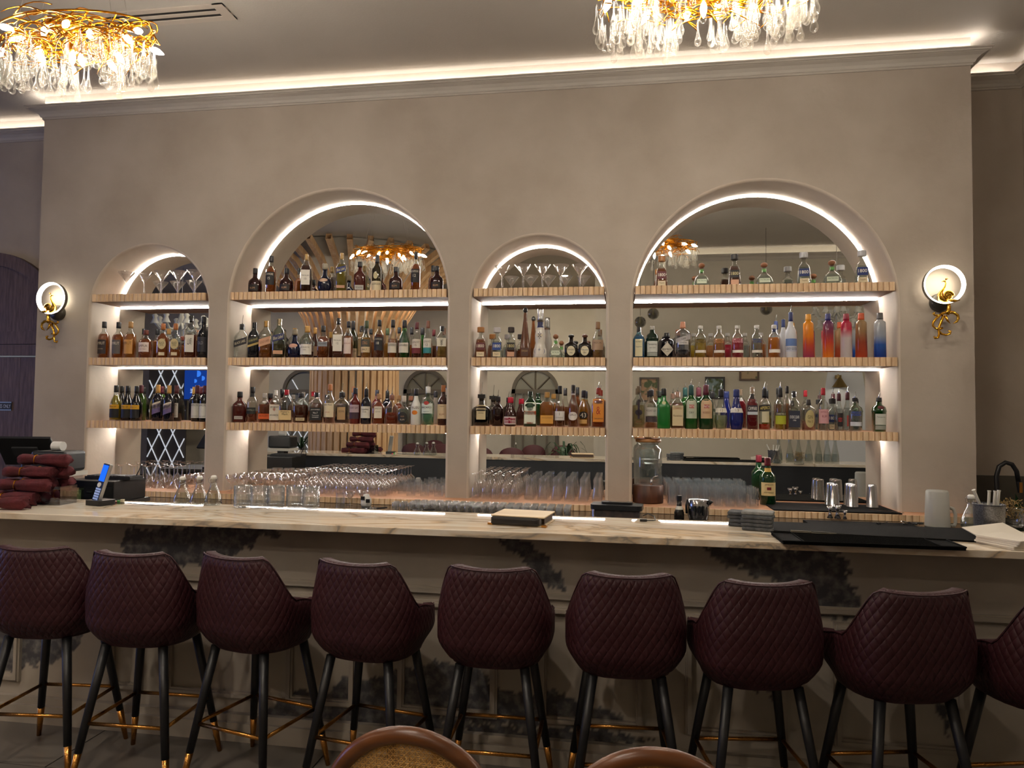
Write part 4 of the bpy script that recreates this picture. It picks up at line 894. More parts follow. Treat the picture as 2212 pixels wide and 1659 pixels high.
  (1861.6, 542, 31, TE, 'trapez', dict(liq='#cfd6d4', fill=.55, clear=.9, cap='#b9b9ba', labels=T1800('#1d2f66', 0)), 'tapered clear tequila bottle with blue label, last on the top shelf')],
 (3, 1): [
  (1380, 706.6, 25, GI, 'square', dict(liq='#2f86a8', fill=.72, clear=.45, glassc='#a8dcee', labels=[L1(.05, .6, '#d3cda8', (('BOMBAY', .85, .08, IN), ('Sapphire', .55, .09, '#23406a', .8)), .62)]), 'square pale blue gin bottle with cream label'),
  (1409, 704.5, 27, GI, 'tanq', dict(opaque='#13281c', cap='#a8a49c', labels=[L1(.18, .52, '#cfd2cc', (('Tanqueray', .7, .18, '#3a3a3a'), ('DRY GIN', .4, .1, '#3a3a3a', .6)), .7), L1(.06, .17, '#9aa09a', (), .7)]), 'dark green gin bottle with white label on the middle shelf'),
  (1440.4, 719, 36, GI, 'apoth', dict(opaque='#111016', labels=[L1(.1, .62, '#d9d2c2', (("HENDRICK'S", .5, .13, IN), ('GIN', .34, .08, IN, .3)), .58, 0, 'd')]), 'black apothecary gin bottle with cream diamond label'),
  (1475, 695.4, 33.6, GI, 'apoth', dict(liq='#1d1c22', fill=.22, clear=.05, glassc='#dfe2e8', cap='#c98a6a', labels=[L1(.46, .58, '#b9b4b2', (('GIN', .5, .4, IN, .4),), .85, .25), L1(.36, .46, '#c9c4c0', (('LONDON', .5, .4, IN, .6),), .5)]), 'clear gin bottle with slanted silver label and copper cap'),
  (1513, 704, 25, VO, 'absolut', dict(liq='#c9a83c', fill=.58, clear=.6, cap='#d2cfc8', labels=[L1(.16, .24, W_, (), .8)], extra=('ABSOLUT', 'VANILIA', '#17150f')), 'yellow vanilla vodka bottle'),
  (1553, 704, 25, VO, 'absolut', dict(liq='#c98a54', fill=.58, clear=.6, cap='#d2cfc8', labels=[L1(.16, .24, W_, (), .8)], extra=('ABSOLUT', 'PEACH', '#e8a46a')), 'pale orange peach vodka bottle'),
  (1593, 703, 25, VO, 'absolut', dict(liq='#b3203c', fill=.60, clear=.35, cap='#d2cfc8', labels=[L1(.16, .24, W_, (), .8)], extra=('ABSOLUT', 'RASPBERRI', '#e8a0a8')), 'red raspberry vodka bottle'),
  (1634.5, 703, 24, VO, 'absolut', dict(liq='#c8ccc8', fill=.58, clear=.9, cap='#d2cfc8', labels=[L1(.16, .24, W_, (), .8)], extra=('ABSOLUT', 'VODKA', '#23307e')), 'clear vodka bottle with blue writing on the middle shelf'),
  (1672, 702.4, 26, VO, 'absolut', dict(liq='#d9821c', fill=.62, clear=.4, cap='#d8d5ce', labels=[L1(.16, .26, W_, (), .8)]), 'bright orange vodka bottle with white cap'),
  (1692, 690, 20, VO, 'goose', dict(opaque='#c3c6cc', rough=.35, cap='#1f356c', Y=.2), 'frosted vodka bottle with blue cap in the back row'),
  (1708, 675, 24, VO, 'goose', dict(opaque='#c9cbd0', rough=.35, cap='#1f2f66', pour=16, labels=[L1(.26, .42, '#5f7cb4', (), .92), L1(.14, .24, '#b9bfd0', (('GREY GOOSE', .6, .5, '#3a4660'),), .92)]), 'frosted white vodka bottle with blue bird band and pourer'),
  (1746, 679, 23, VO, 'ciroc', dict(opaque='#d98a1c', cap='#e09a2c', grad=[(0, '#8a3050'), (.3, '#b8452c'), (.5, '#d9781c'), (1, '#e0982a')]), 'tall vodka bottle fading from orange to plum'),
  (1788.6, 678, 23, VO, 'ciroc', dict(opaque='#b8502c', cap='#2a2a6a', grad=[(0, '#d9781e'), (.35, '#b8402c'), (.6, '#7a3448'), (1, '#34345e')]), 'tall vodka bottle fading from navy to orange'),
  (1827.8, 678, 24, VO, 'ciroc', dict(opaque='#c98', cap='#8f1f34', grad=[(0, '#b9b2b0'), (.45, '#b8a8a8'), (.65, '#b03048'), (1, '#a3283c')]), 'tall vodka bottle fading from red to clear'),
  (1860, 676.7, 24.5, VO, 'ciroc', dict(opaque='#8a4', cap='#c8582c', grad=[(0, '#a83c20'), (.35, '#8a3a24'), (.6, '#8a6a48'), (1, '#a08460')]), 'tall amber vodka bottle with orange cap'),
  (1900.4, 676, 25, VO, 'ciroc', dict(opaque='#248', cap='#5a5654', grad=[(0, '#0f2a78'), (.3, '#22509a'), (.5, '#8f98a4'), (1, '#b4b0aa')]), 'tall vodka bottle fading from clear to deep blue')],
 (3, 2): [
  (1380, 834, 25, LQ, 'flask', dict(liq='#c9b88a', fill=.55, clear=.7, cap='#6a5a48', labels=[L1(.22, .68, '#3a2c3a', (), .18), L1(.3, .44, '#2c2430', (), .6, 0, 'o'), L1(.13, .18, '#6a5030', (), .5)]), 'fluted pale elderflower liqueur bottle with brown cap'),
  (1406.8, 842, 28, RU, 'whisky', dict(liq='#a86a3c', fill=.14, clear=.5, cap='#23242e', pour=13, labels=[L1(.32, .54, '#cfcac4', (('MOUNT GAY', .6, .24, '#5a4a52'),), .75), L1(.16, .3, '#4a424a', (), .75)]), 'nearly empty clear rum bottle with grey label and pourer'),
  (1434, 839, 28, LQ, 'squat', dict(opaque='#1c6b2c', rough=.2, cap='#1f2421', labels=[L1(.6, .68, '#b9bf8a', (), .3, 0, 'o')]), 'bright green melon liqueur bottle'),
  (1463.5, 846, 28, LQ, 'square', dict(liq='#7a4a24', fill=.7, clear=.4, cap='#c09a8a', pour=12, labels=[L1(.08, .62, '#d2c09a', (('LUXARDO', .86, .09, '#a8402c'), ('Maraschino', .5, .1, '#5a3a1c')), .8)]), 'brown liqueur bottle with cream scroll label'),
  (1493, 832, 28, WI, 'wine', dict(opaque='#1d4a1c', cap='#1f4a48', pour=12, labels=[L1(.24, .68, '#b9bfa8', (('DRY', .3, .1, IN, .4),), .66, 0, 'a'), L1(.47, .55, '#a8281c', (('MARTINI', .5, .7, '#f0e8dc', 1.),), .3)]), 'green vermouth bottle with pale grey label'),
  (1525, 831.5, 30, WI, 'wine', dict(opaque='#16351a', cap='#5a2030', pour=12, labels=[L1(.24, .68, '#cfae88', (('ROSSO', .3, .1, '#7a3a20', .6),), .66, 0, 'a'), L1(.47, .55, '#a8281c', (('MARTINI', .5, .7, '#f0e8dc', 1.),), .3)]), 'green vermouth bottle with peach label'),
  (1557.4, 841, 27, LQ, 'bell', dict(liq='#b9bd94', fill=.35, clear=.6, pour=14, labels=[L1(.42, .53, '#d9d2c2', (('12', .5, .6, '#7a6a5a', .4),), .85)]), 'bell-shaped clear liqueur bottle with paper band'),
  (1590.6, 841, 29.5, LQ, 'bell', dict(opaque='#131c5c', cap='#1d2a66', labels=[L1(.42, .53, '#d9d2cc', (('13', .5, .6, '#7a6a5a', .4),), .85)]), 'bell-shaped blue liqueur bottle with paper band'),
  (1624.7, 836, 22.5, LQ, 'square', dict(liq='#7a1020', fill=.72, clear=.2, cap='#a8907a', labels=[L1(.42, .57, '#2a2430', (('CAMPARI', .5, .55, '#f0ece2'),), .92), L1(.35, .42, '#c2c8d0', (), .92)]), 'dark red bitter bottle with white lettering'),
  (1651.3, 839, 24, LQ, 'wine', dict(liq='#c23a1c', fill=.14, clear=.4, pour=14, labels=[L1(.46, .6, '#17151a', (('APEROL', .5, .55, '#e8d27a'),), .9, .08), L1(.18, .44, '#c8c0a0', (), .5)]), 'nearly empty orange aperitif bottle with slanted black label'),
  (1685.5, 837, 23, LQ, 'wine', dict(liq='#b99a1c', fill=.26, clear=.5, pour=14, labels=[L1(.34, .42, '#2a2a20', (('CHARTREUSE', .5, .6, '#e0dcc0'),), .9), L1(.14, .34, '#aab02a', (), .9)]), 'yellow-green herbal liqueur bottle with pourer'),
  (1700, 834, 17, RU, 'whisky', dict(liq='#c0845c', fill=.6, clear=.5, cap='#1c1b1c', Y=.2), 'clear pinkish bottle with black cap in the back row'),
  (1715, 845, 25, VO, 'square', dict(glassc='#e8ece8', liq='#c9c4b8', fill=.1, clear=.8, cap='#23242e', labels=[L1(.08, .5, '#272c3c', (('EVERCLEAR', .62, .18, '#e8e8e4'), ('190', .42, .09, '#e8e8e4', .3)), .9)]), 'clear grain spirit bottle with navy label'),
  (1746.5, 863, 28, GI, 'apoth', dict(liq='#c98a78', fill=.3, clear=.6, cap='#2a2422', labels=[L1(.1, .66, '#b9aa78', (('GIN', .6, .2, '#5a4a24', .5), ('No 3', .35, .14, '#5a4a24', .5)), .55, 0, 'o')]), 'short broad gin bottle with gold oval label'),
  (1778, 838, 22, RU, 'whisky', dict(liq='#d8d4ce', fill=.5, clear=.9, cap='#a81f2c', labels=[L1(.17, .5, '#c9989c', (('JAMAICA', .8, .12, '#7a2a38'), ('RUM', .5, .16, '#7a2a38', .4)), .85)]), 'clear rum bottle with pink label and red cap'),
  (1798, 861, 24, TE, 'trapez', dict(liq='#cfcac2', fill=.4, clear=.85, cap='#1c1b1c', Y=.18, pour=12, labels=T1800('#1d2f66', 0)), 'tapered tequila bottle with blue label on the lower shelf'),
  (1812, 850, 20, VO, 'slope', dict(liq='#d0d2d0', fill=.6, clear=.9, cap='#4a1c24', pour=12, labels=[L1(.12, .48, '#1b1518', (('OZO', .5, .3, '#d83a3a', .8),), .4)]), 'clear vodka bottle with black and red upright label'),
  (1830.6, 847.6, 21, VO, 'slope', dict(liq='#d0d2d0', fill=.6, clear=.9, cap='#4a1c24', pour=14, labels=[L1(.12, .4, '#b84a44', (), .3)]), 'clear vodka bottle with maroon cap and small red label'),
  (1846.7, 859, 26, VO, 'absolut', dict(liq='#cfd4d8', fill=.6, clear=.9, cap='#1c1b1c', pour=13, labels=[L1(.16, .28, '#cfd4dc', (), .8)], extra=('ABSOLUT', 'VODKA', '#2a4ab4')), 'clear vodka bottle with bright blue writing on the lower shelf'),
  (1898.6, 859, 30, GI, 'tanq', dict(liq='#1f6a2c', fill=.9, clear=.25, glassc='#7fc08a', cap='#1c1b1c', pour=12, labels=[L1(.2, .52, '#c9ccc2', (('Tanqueray', .7, .16, '#4a4a44'),), .6), L1(.06, .18, '#8f9a90', (), .6), L1(.66, .76, '#5a2024', (), .35, 0, 'o')]), 'bright green gin bottle standing alone at the end')],
}
CATS = {WH: 'whisky bottle', VO: 'vodka bottle', GI: 'gin bottle', TE: 'tequila bottle', RU: 'rum bottle', LQ: 'liqueur bottle', WI: 'wine bottle'}
def abs_text(a, b_, col):
    def fn(t, H, R, rad):
        for s, z in ((a, .565), (b_, .49)):
            def sf(x, zz, z=z):
                r = R+.0016; an = max(-1.5, min(1.5, x/r)); return (r*math.sin(an), -r*math.cos(an), z*H+zz)
            lettering(s, R*1.75, .062*H, sf, plain(col, .5), t)
    return fn
for (ni, si), rows in DATA.items():
    put = []
    for xc, yt, wp, nm, kd, kw, ds in rows:
        kw = dict(kw)
        if isinstance(kw.get('extra'), tuple): kw['extra'] = abs_text(*kw['extra'])
        best = None
        for Y in [kw.pop('Y', .10), .14, .06, .18, .22, .26, .30]:       # stand close neighbours a little in front of or behind each other
            X = at(xc, yt, Y=Y).x; hw = wp*ppm((X, Y, SHELF[si]))/2*1.02
            if all(abs(X-x2) > hw+h2 or abs(Y-y2) > hw+h2 for x2, y2, h2 in put) and Y+hw < MIR-.005 and Y-hw > 0: best = Y; break
        if best is None: best = .10
        X = at(xc, yt, Y=best).x; put.append((X, best, wp*ppm((X, best, SHELF[si]))/2*1.02))
        bottle(nm, 'bottle', xc, yt, wp, kd, SHELF[si], ds, 'bottles on the %s shelf of the %s' % (SHN[si], ARCHN[ni]), Y=best, **kw)
# ------------------------------------------------------------------ glassware
GL = glass('#ffffff', .96, 1.0, .03, .025, '#f4f6f8'); GLR = glass('#fbfdff', .95, .9, .05, .045, '#e8eef0')
def gmesh(prof, seg=14, ribs=0, mat=GL, cap=False):
    b = MB()
    if ribs:
        n = ribs*2; v = []; f = []; m = len(prof)
        for r, z in prof:
            for k in range(n):
                a = 2*PI*k/n; q = r*(1.0 if k % 2 == 0 else .93); v.append((q*math.cos(a), q*math.sin(a), z))
        for i in range(m-1):
            for k in range(n): f.append((i*n+k, i*n+(k+1) % n, (i+1)*n+(k+1) % n, (i+1)*n+k))
        b.add(v, f)
    else: b.lathe(prof, seg, cap0=cap, cap1=False)
    me = b.me(True, 'glass'); me.materials.append(mat); return me
def flip(p, H): return [(r, H-z) for r, z in p]
MART = [(.032, 0), (.031, .002), (.005, .006), (.0055, .015), (.0052, .095), (.008, .10), (.058, .165), (.055, .164), (.006, .106)]
WINE = [(.034, 0), (.033, .002), (.006, .006), (.0035, .02), (.0035, .075), (.01, .083), (.034, .105), (.041, .13), (.040, .16), (.035, .195)]
COUPE = [(.03, 0), (.03, .002), (.005, .006), (.004, .05), (.012, .058), (.04, .085), (.05, .12), (.044, .12), (.03, .09)]
FLUTE = [(.03, 0), (.03, .002), (.006, .008), (.004, .06), (.02, .085), (.031, .12), (.033, .17), (.030, .205)]
PILS = [(.029, 0), (.029, .012), (.026, .03), (.030, .07), (.038, .13), (.040, .165)]
HIGH = [(.033, 0), (.034, .01), (.035, .145)]
LOW = [(.036, 0), (.038, .008), (.040, .095)]
SHOT = [(.017, 0), (.017, .010), (.019, .012), (.024, .058), (.022, .058), (.0165, .014), (.001, .013)]
M_MART = gmesh(MART); M_MARTI = gmesh(flip(MART, .165)); M_WINEI = gmesh(flip(WINE, .195)); M_COUPE = gmesh(COUPE); M_FLI = gmesh(flip(FLUTE, .205))
M_PILI = gmesh(flip(PILS, .165), 12, 6); M_HIGH = gmesh(HIGH, ribs=14, mat=GLR, cap=True); M_LOW = gmesh(LOW, ribs=16, mat=GLR); M_SHOT = gmesh(SHOT, 10, mat=glass('#ffffff', .95, 1.0, .04, .10, '#eef2f4'), cap=True)
def put(me, name, loc, label, cat, group, s=1., sz=None):
    o = link(name, me, None, None, loc); o.scale = (s, s, sz or s); return tag(o, label, cat, group)
for ni, xs, yr in ((0, (273, 313, 350, 385.8, 422), (588.6, 588.6, 586.8, 586.3, 585.4)), (2, (1085.6, 1130.3, 1171.8, 1211.3, 1252.5), (575.3, 573, 573, 573, 573))):
    for i, (x, y) in enumerate(zip(xs, yr)):
        P = at(x, y, Y=.13); put(M_MART, 'martini_glass', (P.x, .13, SHELF[0]+.001), 'martini glass, %s of five on the top shelf of the %s' % (('first', 'second', 'third', 'fourth', 'fifth')[i], ARCHN[ni]), 'glass', 'martini glasses on the top shelf of the '+ARCHN[ni], (P.z-SHELF[0])/.165*.95, (P.z-SHELF[0])/.165)
ORD = ['first', 'second', 'third', 'fourth', 'fifth', 'sixth', 'seventh', 'eighth', 'ninth', 'tenth', 'eleventh', 'twelfth', 'thirteenth', 'fourteenth', 'fifteenth', 'sixteenth', 'seventeenth', 'eighteenth', 'nineteenth', 'twentieth', 'twenty-first', 'twenty-second', 'twenty-third', 'twenty-fourth']
def field(me, name, x0, x1, nx, y0, y1, ny, label, group, s=1., skip=None, jx=.002, z=ZCT, slant=0., sz=None):
    """a block of standing glasses; row 0 is the front row"""
    rnd = random.Random(name+str(x0))
    for j in range(ny):
        c = 0
        for i in range(nx):
            if skip and skip(i, j): continue
            X = x0+(x1-x0)*i/max(1, nx-1)+rnd.uniform(-jx, jx)+slant*j; Y = y0+(y1-y0)*j/max(1, ny-1)+rnd.uniform(-jx, jx)
            row = 'front row' if j == 0 else 'back row' if j == ny-1 else ORD[j]+' row'
            o = put(me, name, (X, Y, z+.001), '%s, %s from the left in the %s, %s' % (label[0], ORD[c], row, label[1]), 'glass', group, s*rnd.uniform(.99, 1.01), sz); o.rotation_euler = (0, 0, rnd.uniform(0, 6)); c += 1
field(M_MARTI, 'martini_glass', -4.52, -3.88, 6, .06, .30, 3, ('upturned martini glass', 'first arch'), 'upturned martini glasses in the first arch', 1., sz=1.15, skip=lambda i, j: i == 5 and j == 2)
field(M_COUPE, 'coupe_glass', -3.755, -3.63, 2, .06, .30, 3, ('coupe glass', 'first arch'), 'coupe glasses in the first arch')
field(M_COUPE, 'coupe_glass', -3.28, -2.80, 5, -.04, .30, 4, ('coupe glass', 'second arch'), 'coupe glasses in the second arch', 1., sz=1.15)
field(M_WINEI, 'wine_glass', -2.68, -1.95, 9, -.03, .315, 5, ('upturned wine glass', 'second arch'), 'upturned wine glasses in the second arch', .98)
field(M_LOW, 'ribbed_tumbler', -1.84, -1.49, 4, .04, .30, 3, ('ribbed tumbler', 'second arch'), 'ribbed tumblers in the second arch', skip=lambda i, j: i == 0 and j == 0)
field(M_FLI, 'champagne_glass', -1.17, -.85, 5, -.02, .31, 5, ('upturned champagne glass', 'third arch'), 'upturned champagne glasses in the third arch', .97)
field(M_PILI, 'beer_glass', -.74, -.20, 6, .02, .30, 4, ('upturned ribbed beer glass', 'third arch'), 'upturned beer glasses in the third arch', 1.06)
field(M_HIGH, 'highball_glass', .38, .98, 8, -.03, .31, 5, ('ribbed highball glass', 'fourth arch'), 'ribbed highball glasses in the fourth arch', skip=lambda i, j: (i == 7 and j > 3))
field(M_SHOT, 'shot_glass', -1.70, -.40, 22, -.46, -.28, 4, ('shot glass', 'on the granite counter'), 'shot glasses on the granite counter', z=.898, skip=lambda i, j: i < 2 and j > 1)
P = at(735, 1089, Z=.898); put(M_LOW, 'ribbed_tumbler', (P.x, P.y, .899), 'single ribbed tumbler on the granite counter', 'glass', None, .95)
P = at(757, 1087, Z=.898); put(M_COUPE, 'cocktail_glass', (P.x+.03, P.y-.09, .899), 'small stemmed cocktail glass beside the single tumbler', 'glass', None, .85)
P = at(799, 1084, Z=.898); put(M_COUPE, 'cocktail_glass', (P.x, P.y-.16, .899), 'stemmed cocktail glass behind the white jar', 'glass', None, .9)
# drinks dispenser
P = at(1399, 1083, Z=ZCT)
t = thing('drinks_dispenser', 'glass drinks dispenser with wooden foot, wooden lid and metal tap', 'dispenser', (P.x, .10, ZCT+.001))
WD = noisy('walnut', '#3d2114', '#583420', scale=4, rough=.45, stretch=(5, 5, 1))
MB().lathe([(.118, 0), (.12, .01), (.12, .135), (.112, .14)], 28).obj('wooden_foot', WD, t, smooth=True)
MB().lathe([(.105, .14), (.108, .15), (.108, .40), (.098, .425), (.08, .435), (.078, .465), (.09, .475)], 28, cap0=False, cap1=False).obj('jar', glass('#eef2f0', .9, .8, .05, .06, '#aab0ae'), t, smooth=True)
MB().lathe([(.04, .30), (.07, .31), (.09, .33), (.09, .34), (.0, .345)], 8).obj('etched_emblem', glass('#dfe5e2', .85, .6, .2, .15, '#c8ccca'), t)
MB().lathe([(.094, .475), (.1, .478), (.1, .497), (.09, .505), (.03, .506)], 28).lathe([(.028, .505), (.03, .515), (.02, .52), (.0, .521)], 14).obj('wooden_lid', plain('#b07c4a', .5), t, smooth=True)
MB().tube([(.02, -.105, .19), (.02, -.14, .19), (.02, -.145, .175), (.02, -.145, .15)], [.010, .010, .009, .007], 8).tube([(.02, -.135, .19), (.045, -.14, .215), (.07, -.14, .22)], .005, 6).obj('tap', SILV, t, smooth=True)
# shakers on their black mat
RUB = noisy('black_rubber', '#0a0a0a', '#101010', scale=90, rough=.85, spec=.08, bump=.4, bscale=300)
tag(MB().box(1.10, 1.98, -.165, .28, 0, .008).obj('bar_mat', RUB, None, (0, 0, ZCT+.001)), 'black rubber mat under the steel shakers', 'bar mat')
STEEL = plain('#b9b9bb', .16, 1.)
SHK = MB().lathe([(.044, 0), (.044, .004), (.0425, .006), (.0335, .155), (.031, .168), (.026, .172), (.0, .172)], 20).me(True, 'shaker'); SHK.materials.append(STEEL)
for i, (x, y, lb) in enumerate(((1801, 1094, 'second'), (1841, 1095, 'fourth'), (1884, 1096, 'last'), (1823, 1087, 'third'), (1779, 1084, 'first'))):
    P = at(x, y, Z=ZCT+.009); put(SHK, 'cocktail_shaker', (P.x, min(P.y, .215), ZCT+.0095), 'upturned steel shaker tin, %s of five on the black mat' % lb, 'shaker', 'steel shaker tins on the black mat', 1.)
# whiskey on the counter
P = at(1658, 1090, Z=ZCT)
bottle(WH, 'bottle', 1658, 988.5, 33, 'whisky', ZCT, 'green whiskey bottle with cream label standing on the back counter', None, Y=P.y, opaque='#12331a', cap='#6a1626', labels=[L1(.2, .48, '#dcc48e', (('JAMESON', .82, .14, IN), ('IRISH WHISKEY', .24, .08, '#5a4a2c')), .8), L1(.32, .38, '#7a1f22', (), .2), L1(.7, .78, '#c9a24e', (), .4)])
# ------------------------------------------------------------------ things on and behind the bar
def onbar(x, y, z=BZ): return at(x, y, Z=z)
# ribbed tumblers
TW = gmesh([(.0405, .018), (.0405, .105), (.039, .105), (.0385, .02)], ribs=22, mat=GLR)
TBm = MB().lathe([(.036, .0), (.0395, .004), (.0405, .018), (.0, .019)], 28).me(True, 'base'); TBm.materials.append(glass('#f4f8fa', .85, .9, .06, .05, '#e8eef4'))
for i, (x, y) in enumerate(((517, 1097.5), (553, 1099), (590, 1098), (631, 1098), (666, 1100.5))):
    P = onbar(x, y); t = thing('ribbed_tumbler', 'ribbed tumbler on the marble bar top, %s from the swing-top bottles' % ORD[i], 'glass', (P.x, P.y+.03, BZ+.001), 0, 'ribbed tumblers on the bar top')
    s = 36.5*ppm(P)/.081; t.scale = (s, s, s)
    link('wall', TW, None, t); link('thick_base', TBm, None, t)
# swing-top bottles
CER = plain('#d8d6d0', .25); WIRE = plain('#8f8f8f', .3, 1.)
def swing(P, H, label, group=None, water=.0, wide=1.):
    t = thing('swing_top_bottle', label, 'bottle', P, 0, group)
    R = .046*wide; k = H/.2
    MB().lathe([(R*.95, 0), (R, .006*k), (R, .03*k), (R*.9, .055*k), (R*.62, .095*k), (R*.4, .125*k), (R*.34, .15*k), (R*.36, .172*k), (R*.42, .176*k)], 22, cap1=False).obj('glass_body', glass('#eef2f0', .93, .85, .03), t, smooth=True)
    if water: MB().lathe([(R*.93, .004), (R*.97, .02*k), (R*.97, .03*k), (R*.86, .055*k)], 18).obj('water', liquid('#cfd6d4', .9), t, smooth=True)
    MB().lathe([(R*.3, .172*k), (R*.36, .178*k), (R*.36, .192*k), (R*.22, .2*k), (0, .2*k)], 14).obj('stopper', CER, t, smooth=True)
    b = MB(); 
    for s in (-1, 1): b.tube([(s*R*.36, 0, .192*k), (s*R*.62, -.004, .178*k), (s*R*.6, -.006, .155*k), (s*R*.38, -.004, .145*k)], .0012, 5)
    b.tube([(-R*.6, -.006, .155*k), (0, -R*.5, .14*k), (R*.6, -.006, .155*k)], .0012, 5)
    b.obj('wire_bail', WIRE, t); return t
for i, (x, y, yt) in enumerate(((386, 1089, 1029), (422.7, 1091, 1028), (453.6, 1092, 1027))):
    P = onbar(x, y); P.y += .03; H = at(x, yt, Y=P.y).z-BZ
    swing((P.x, P.y, BZ+.001), H, 'clear swing-top bottle on the bar top, %s of three in a row' % ORD[i], 'swing-top bottles on the bar top')
# bill folder
c = [at(x, y, Z=BZ+.046) for x, y in ((1062, 1114), (1087, 1097.5), (1195.5, 1102.5), (1178.6, 1121))]
ctr = sum(c, Vector())/4; ax = ((c[3]-c[0])+(c[2]-c[1])).normalized(); rz = math.atan2(ax.y, ax.x); hw = ((c[3]-c[0]).length+(c[2]-c[1]).length)/4; hd = .115
t = thing('bill_folder', 'wooden bill folder with black leather spine lying on the bar', 'folder', (ctr.x, ctr.y, BZ+.001), rz)
bw = noisy('folder_wood', '#cbb08a', '#dcc6a2', scale=3, rough=.55, stretch=(1, 8, 8))
bevel(MB().box(-hw, hw, -hd, hd, .040, .046).obj('front_board', bw, t), .002)
bevel(MB().box(-hw, hw, -hd, hd, .0, .006).obj('back_board', bw, t), .002)
bevel(MB().box(-hw+.003, hw-.02, -hd-.012, -hd+.05, .002, .042).obj('spine', plain('#14100e', .4), t), .012, 3)
MB().box(-hw+.01, hw-.01, -hd+.05, hd-.006, .008, .036).obj('pages', plain('#3a2618', .6), t)
for sx in (-1, 1): MB().box(sx*hw-.012, sx*hw+.012, -hd-.006, -hd+.02, .0, .01).obj('brass_corner', BRASS, t)
# lidded tub
P = at(1333, 1106, Y=-.50); tz = at(1333, 1083, Y=-.42).z; Hs = tz-.898
t = thing('storage_tub', 'clear plastic tub with black lid standing behind the bar', 'tub', (P.x, -.48, .899), math.radians(-6))
MB().rbox(-.175, .175, -.09, .09, 0, Hs-.045, .03).obj('tub_body', glass('#e8ecf0', .85, .7, .05, .05), t, smooth=False)
MB().rbox(-.155, .155, -.075, .075, .01, Hs*.55, .02).obj('contents', noisy('dried_citrus', '#3a2018', '#6a4634', scale=25, rough=.8), t)
MB().rbox(-.182, .182, -.097, .097, Hs-.045, Hs-.012, .035).obj('lid', plain('#1f2022', .35), t)
MB().rbox(-.11, .11, -.04, .04, Hs-.012, Hs+.004, .02).obj('lid_handle', plain('#15161a', .3), t)
MB().rbox(-.06, .07, -.02, .02, Hs+.004, Hs+.006, .01).obj('steel_inlay', SILV, t)
# cable adapter
P = onbar(1392, 1127); t = thing('charging_cable', 'short black charging cable with plug lying on the bar', 'cable', (P.x, P.y, BZ+.001))
MB().box(-.022, .012, -.007, .007, .001, .012).obj('plug', BLK, t)
MB().tube([(.012, 0, .006), (.04, .005, .006), (.055, .02, .006), (.05, .05, .02), (.02, .07, .03), (-.005, .06, .02)], .0028, 6).obj('cord', BLK, t, smooth=True)
# small bottle, steel jug on the granite
P = at(1467, 1112, Y=-.45); H = at(1467, 1070, Y=-.45).z-.899
t = thing('sauce_bottle', 'small dark sauce bottle with black cap behind the bar', 'bottle', (P.x, -.45, .899))
MB().lathe([(.034, 0), (.035, .01), (.035, H*.3), (.026, H*.42), (.018, H*.55), (.0165, H*.8)], 18).obj('glass_body', plain('#1c1816', .15), t, smooth=True)
MB().lathe([(.0275, H*.42), (.0195, H*.56)], 18, cap0=False, cap1=False).obj('neck_label', plain('#d9d4c8', .5), t, smooth=True)
MB().lathe([(.0185, H*.78), (.0185, H*.98), (.016, H)], 16).obj('cap', BLK, t)
P = at(1508, 1112, Y=-.42); H = at(1508, 1078, Y=-.42).z-.899
t = thing('steel_jug', 'polished steel jug with black handle behind the bar', 'jug', (P.x, -.42, .899))
MB().lathe([(.062, 0), (.066, .01), (.075, .04), (.078, H*.6), (.076, H*.97), (.072, H), (0, H+.004)], 26).obj('jug_body', STEEL, t, smooth=True)
MB().tube([(.07, -.03, H*.95), (.085, -.045, H*.9), (.075, -.03, H*.75)], [.012, .016, .004], 8).obj('spout', BLK, t, smooth=True)
MB().tube([(-.074, -.02, H*.97), (-.085, -.03, H*.7), (-.082, -.03, H*.3)], .008, 8).obj('handle', BLK, t, smooth=True)
for k in (-.03, 0., .03): MB().tube([(k, -.080, H*.25), (k, -.082, H*.72)], .006, 8).obj('black_prong', BLK, t)  # black upright bars on the jug front
# white jar with black labels on the granite
P = at(798, 1092, Z=.898)
t = thing('white_jar', 'small white round jar with black paper squares', 'jar', (P.x, -.34, .899))
MB().lathe([(.035, 0), (.042, .02), (.04, .06), (.025, .08), (.022, .095), (.0, .1)], 20).obj('jar_body', plain('#e0ddd8', .3), t, smooth=True)
for x, z in ((-.012, .07), (.03, .05)): MB().box(x-.016, x+.016, -.047, -.044, z-.014, z+.014).obj('paper_square', BLK, t)
for i, x in enumerate((812, 920)):
    P = at(x, 1099, Z=.898); t = thing('cocktail_strainer', 'wire cocktail strainer on the granite counter, %s' % ('near the white jar' if i == 0 else 'among the shot glasses'), 'strainer', (P.x, -.53, .903))
    b = MB(); 
    for k in range(26): pass
    b.tube([(.045*math.cos(a/3.), .045*math.sin(a/3.), .012+.008*math.cos(a*3)) for a in range(0, 19)], .003, 6); b.obj('coil', WIRE, t)
    MB().lathe([(.0, .01), (.038, .01), (.038, .013), (0, .013)], 18).tube([(.038, 0, .012), (.12, .01, .02)], .006, 6).obj('plate', STEEL, t)
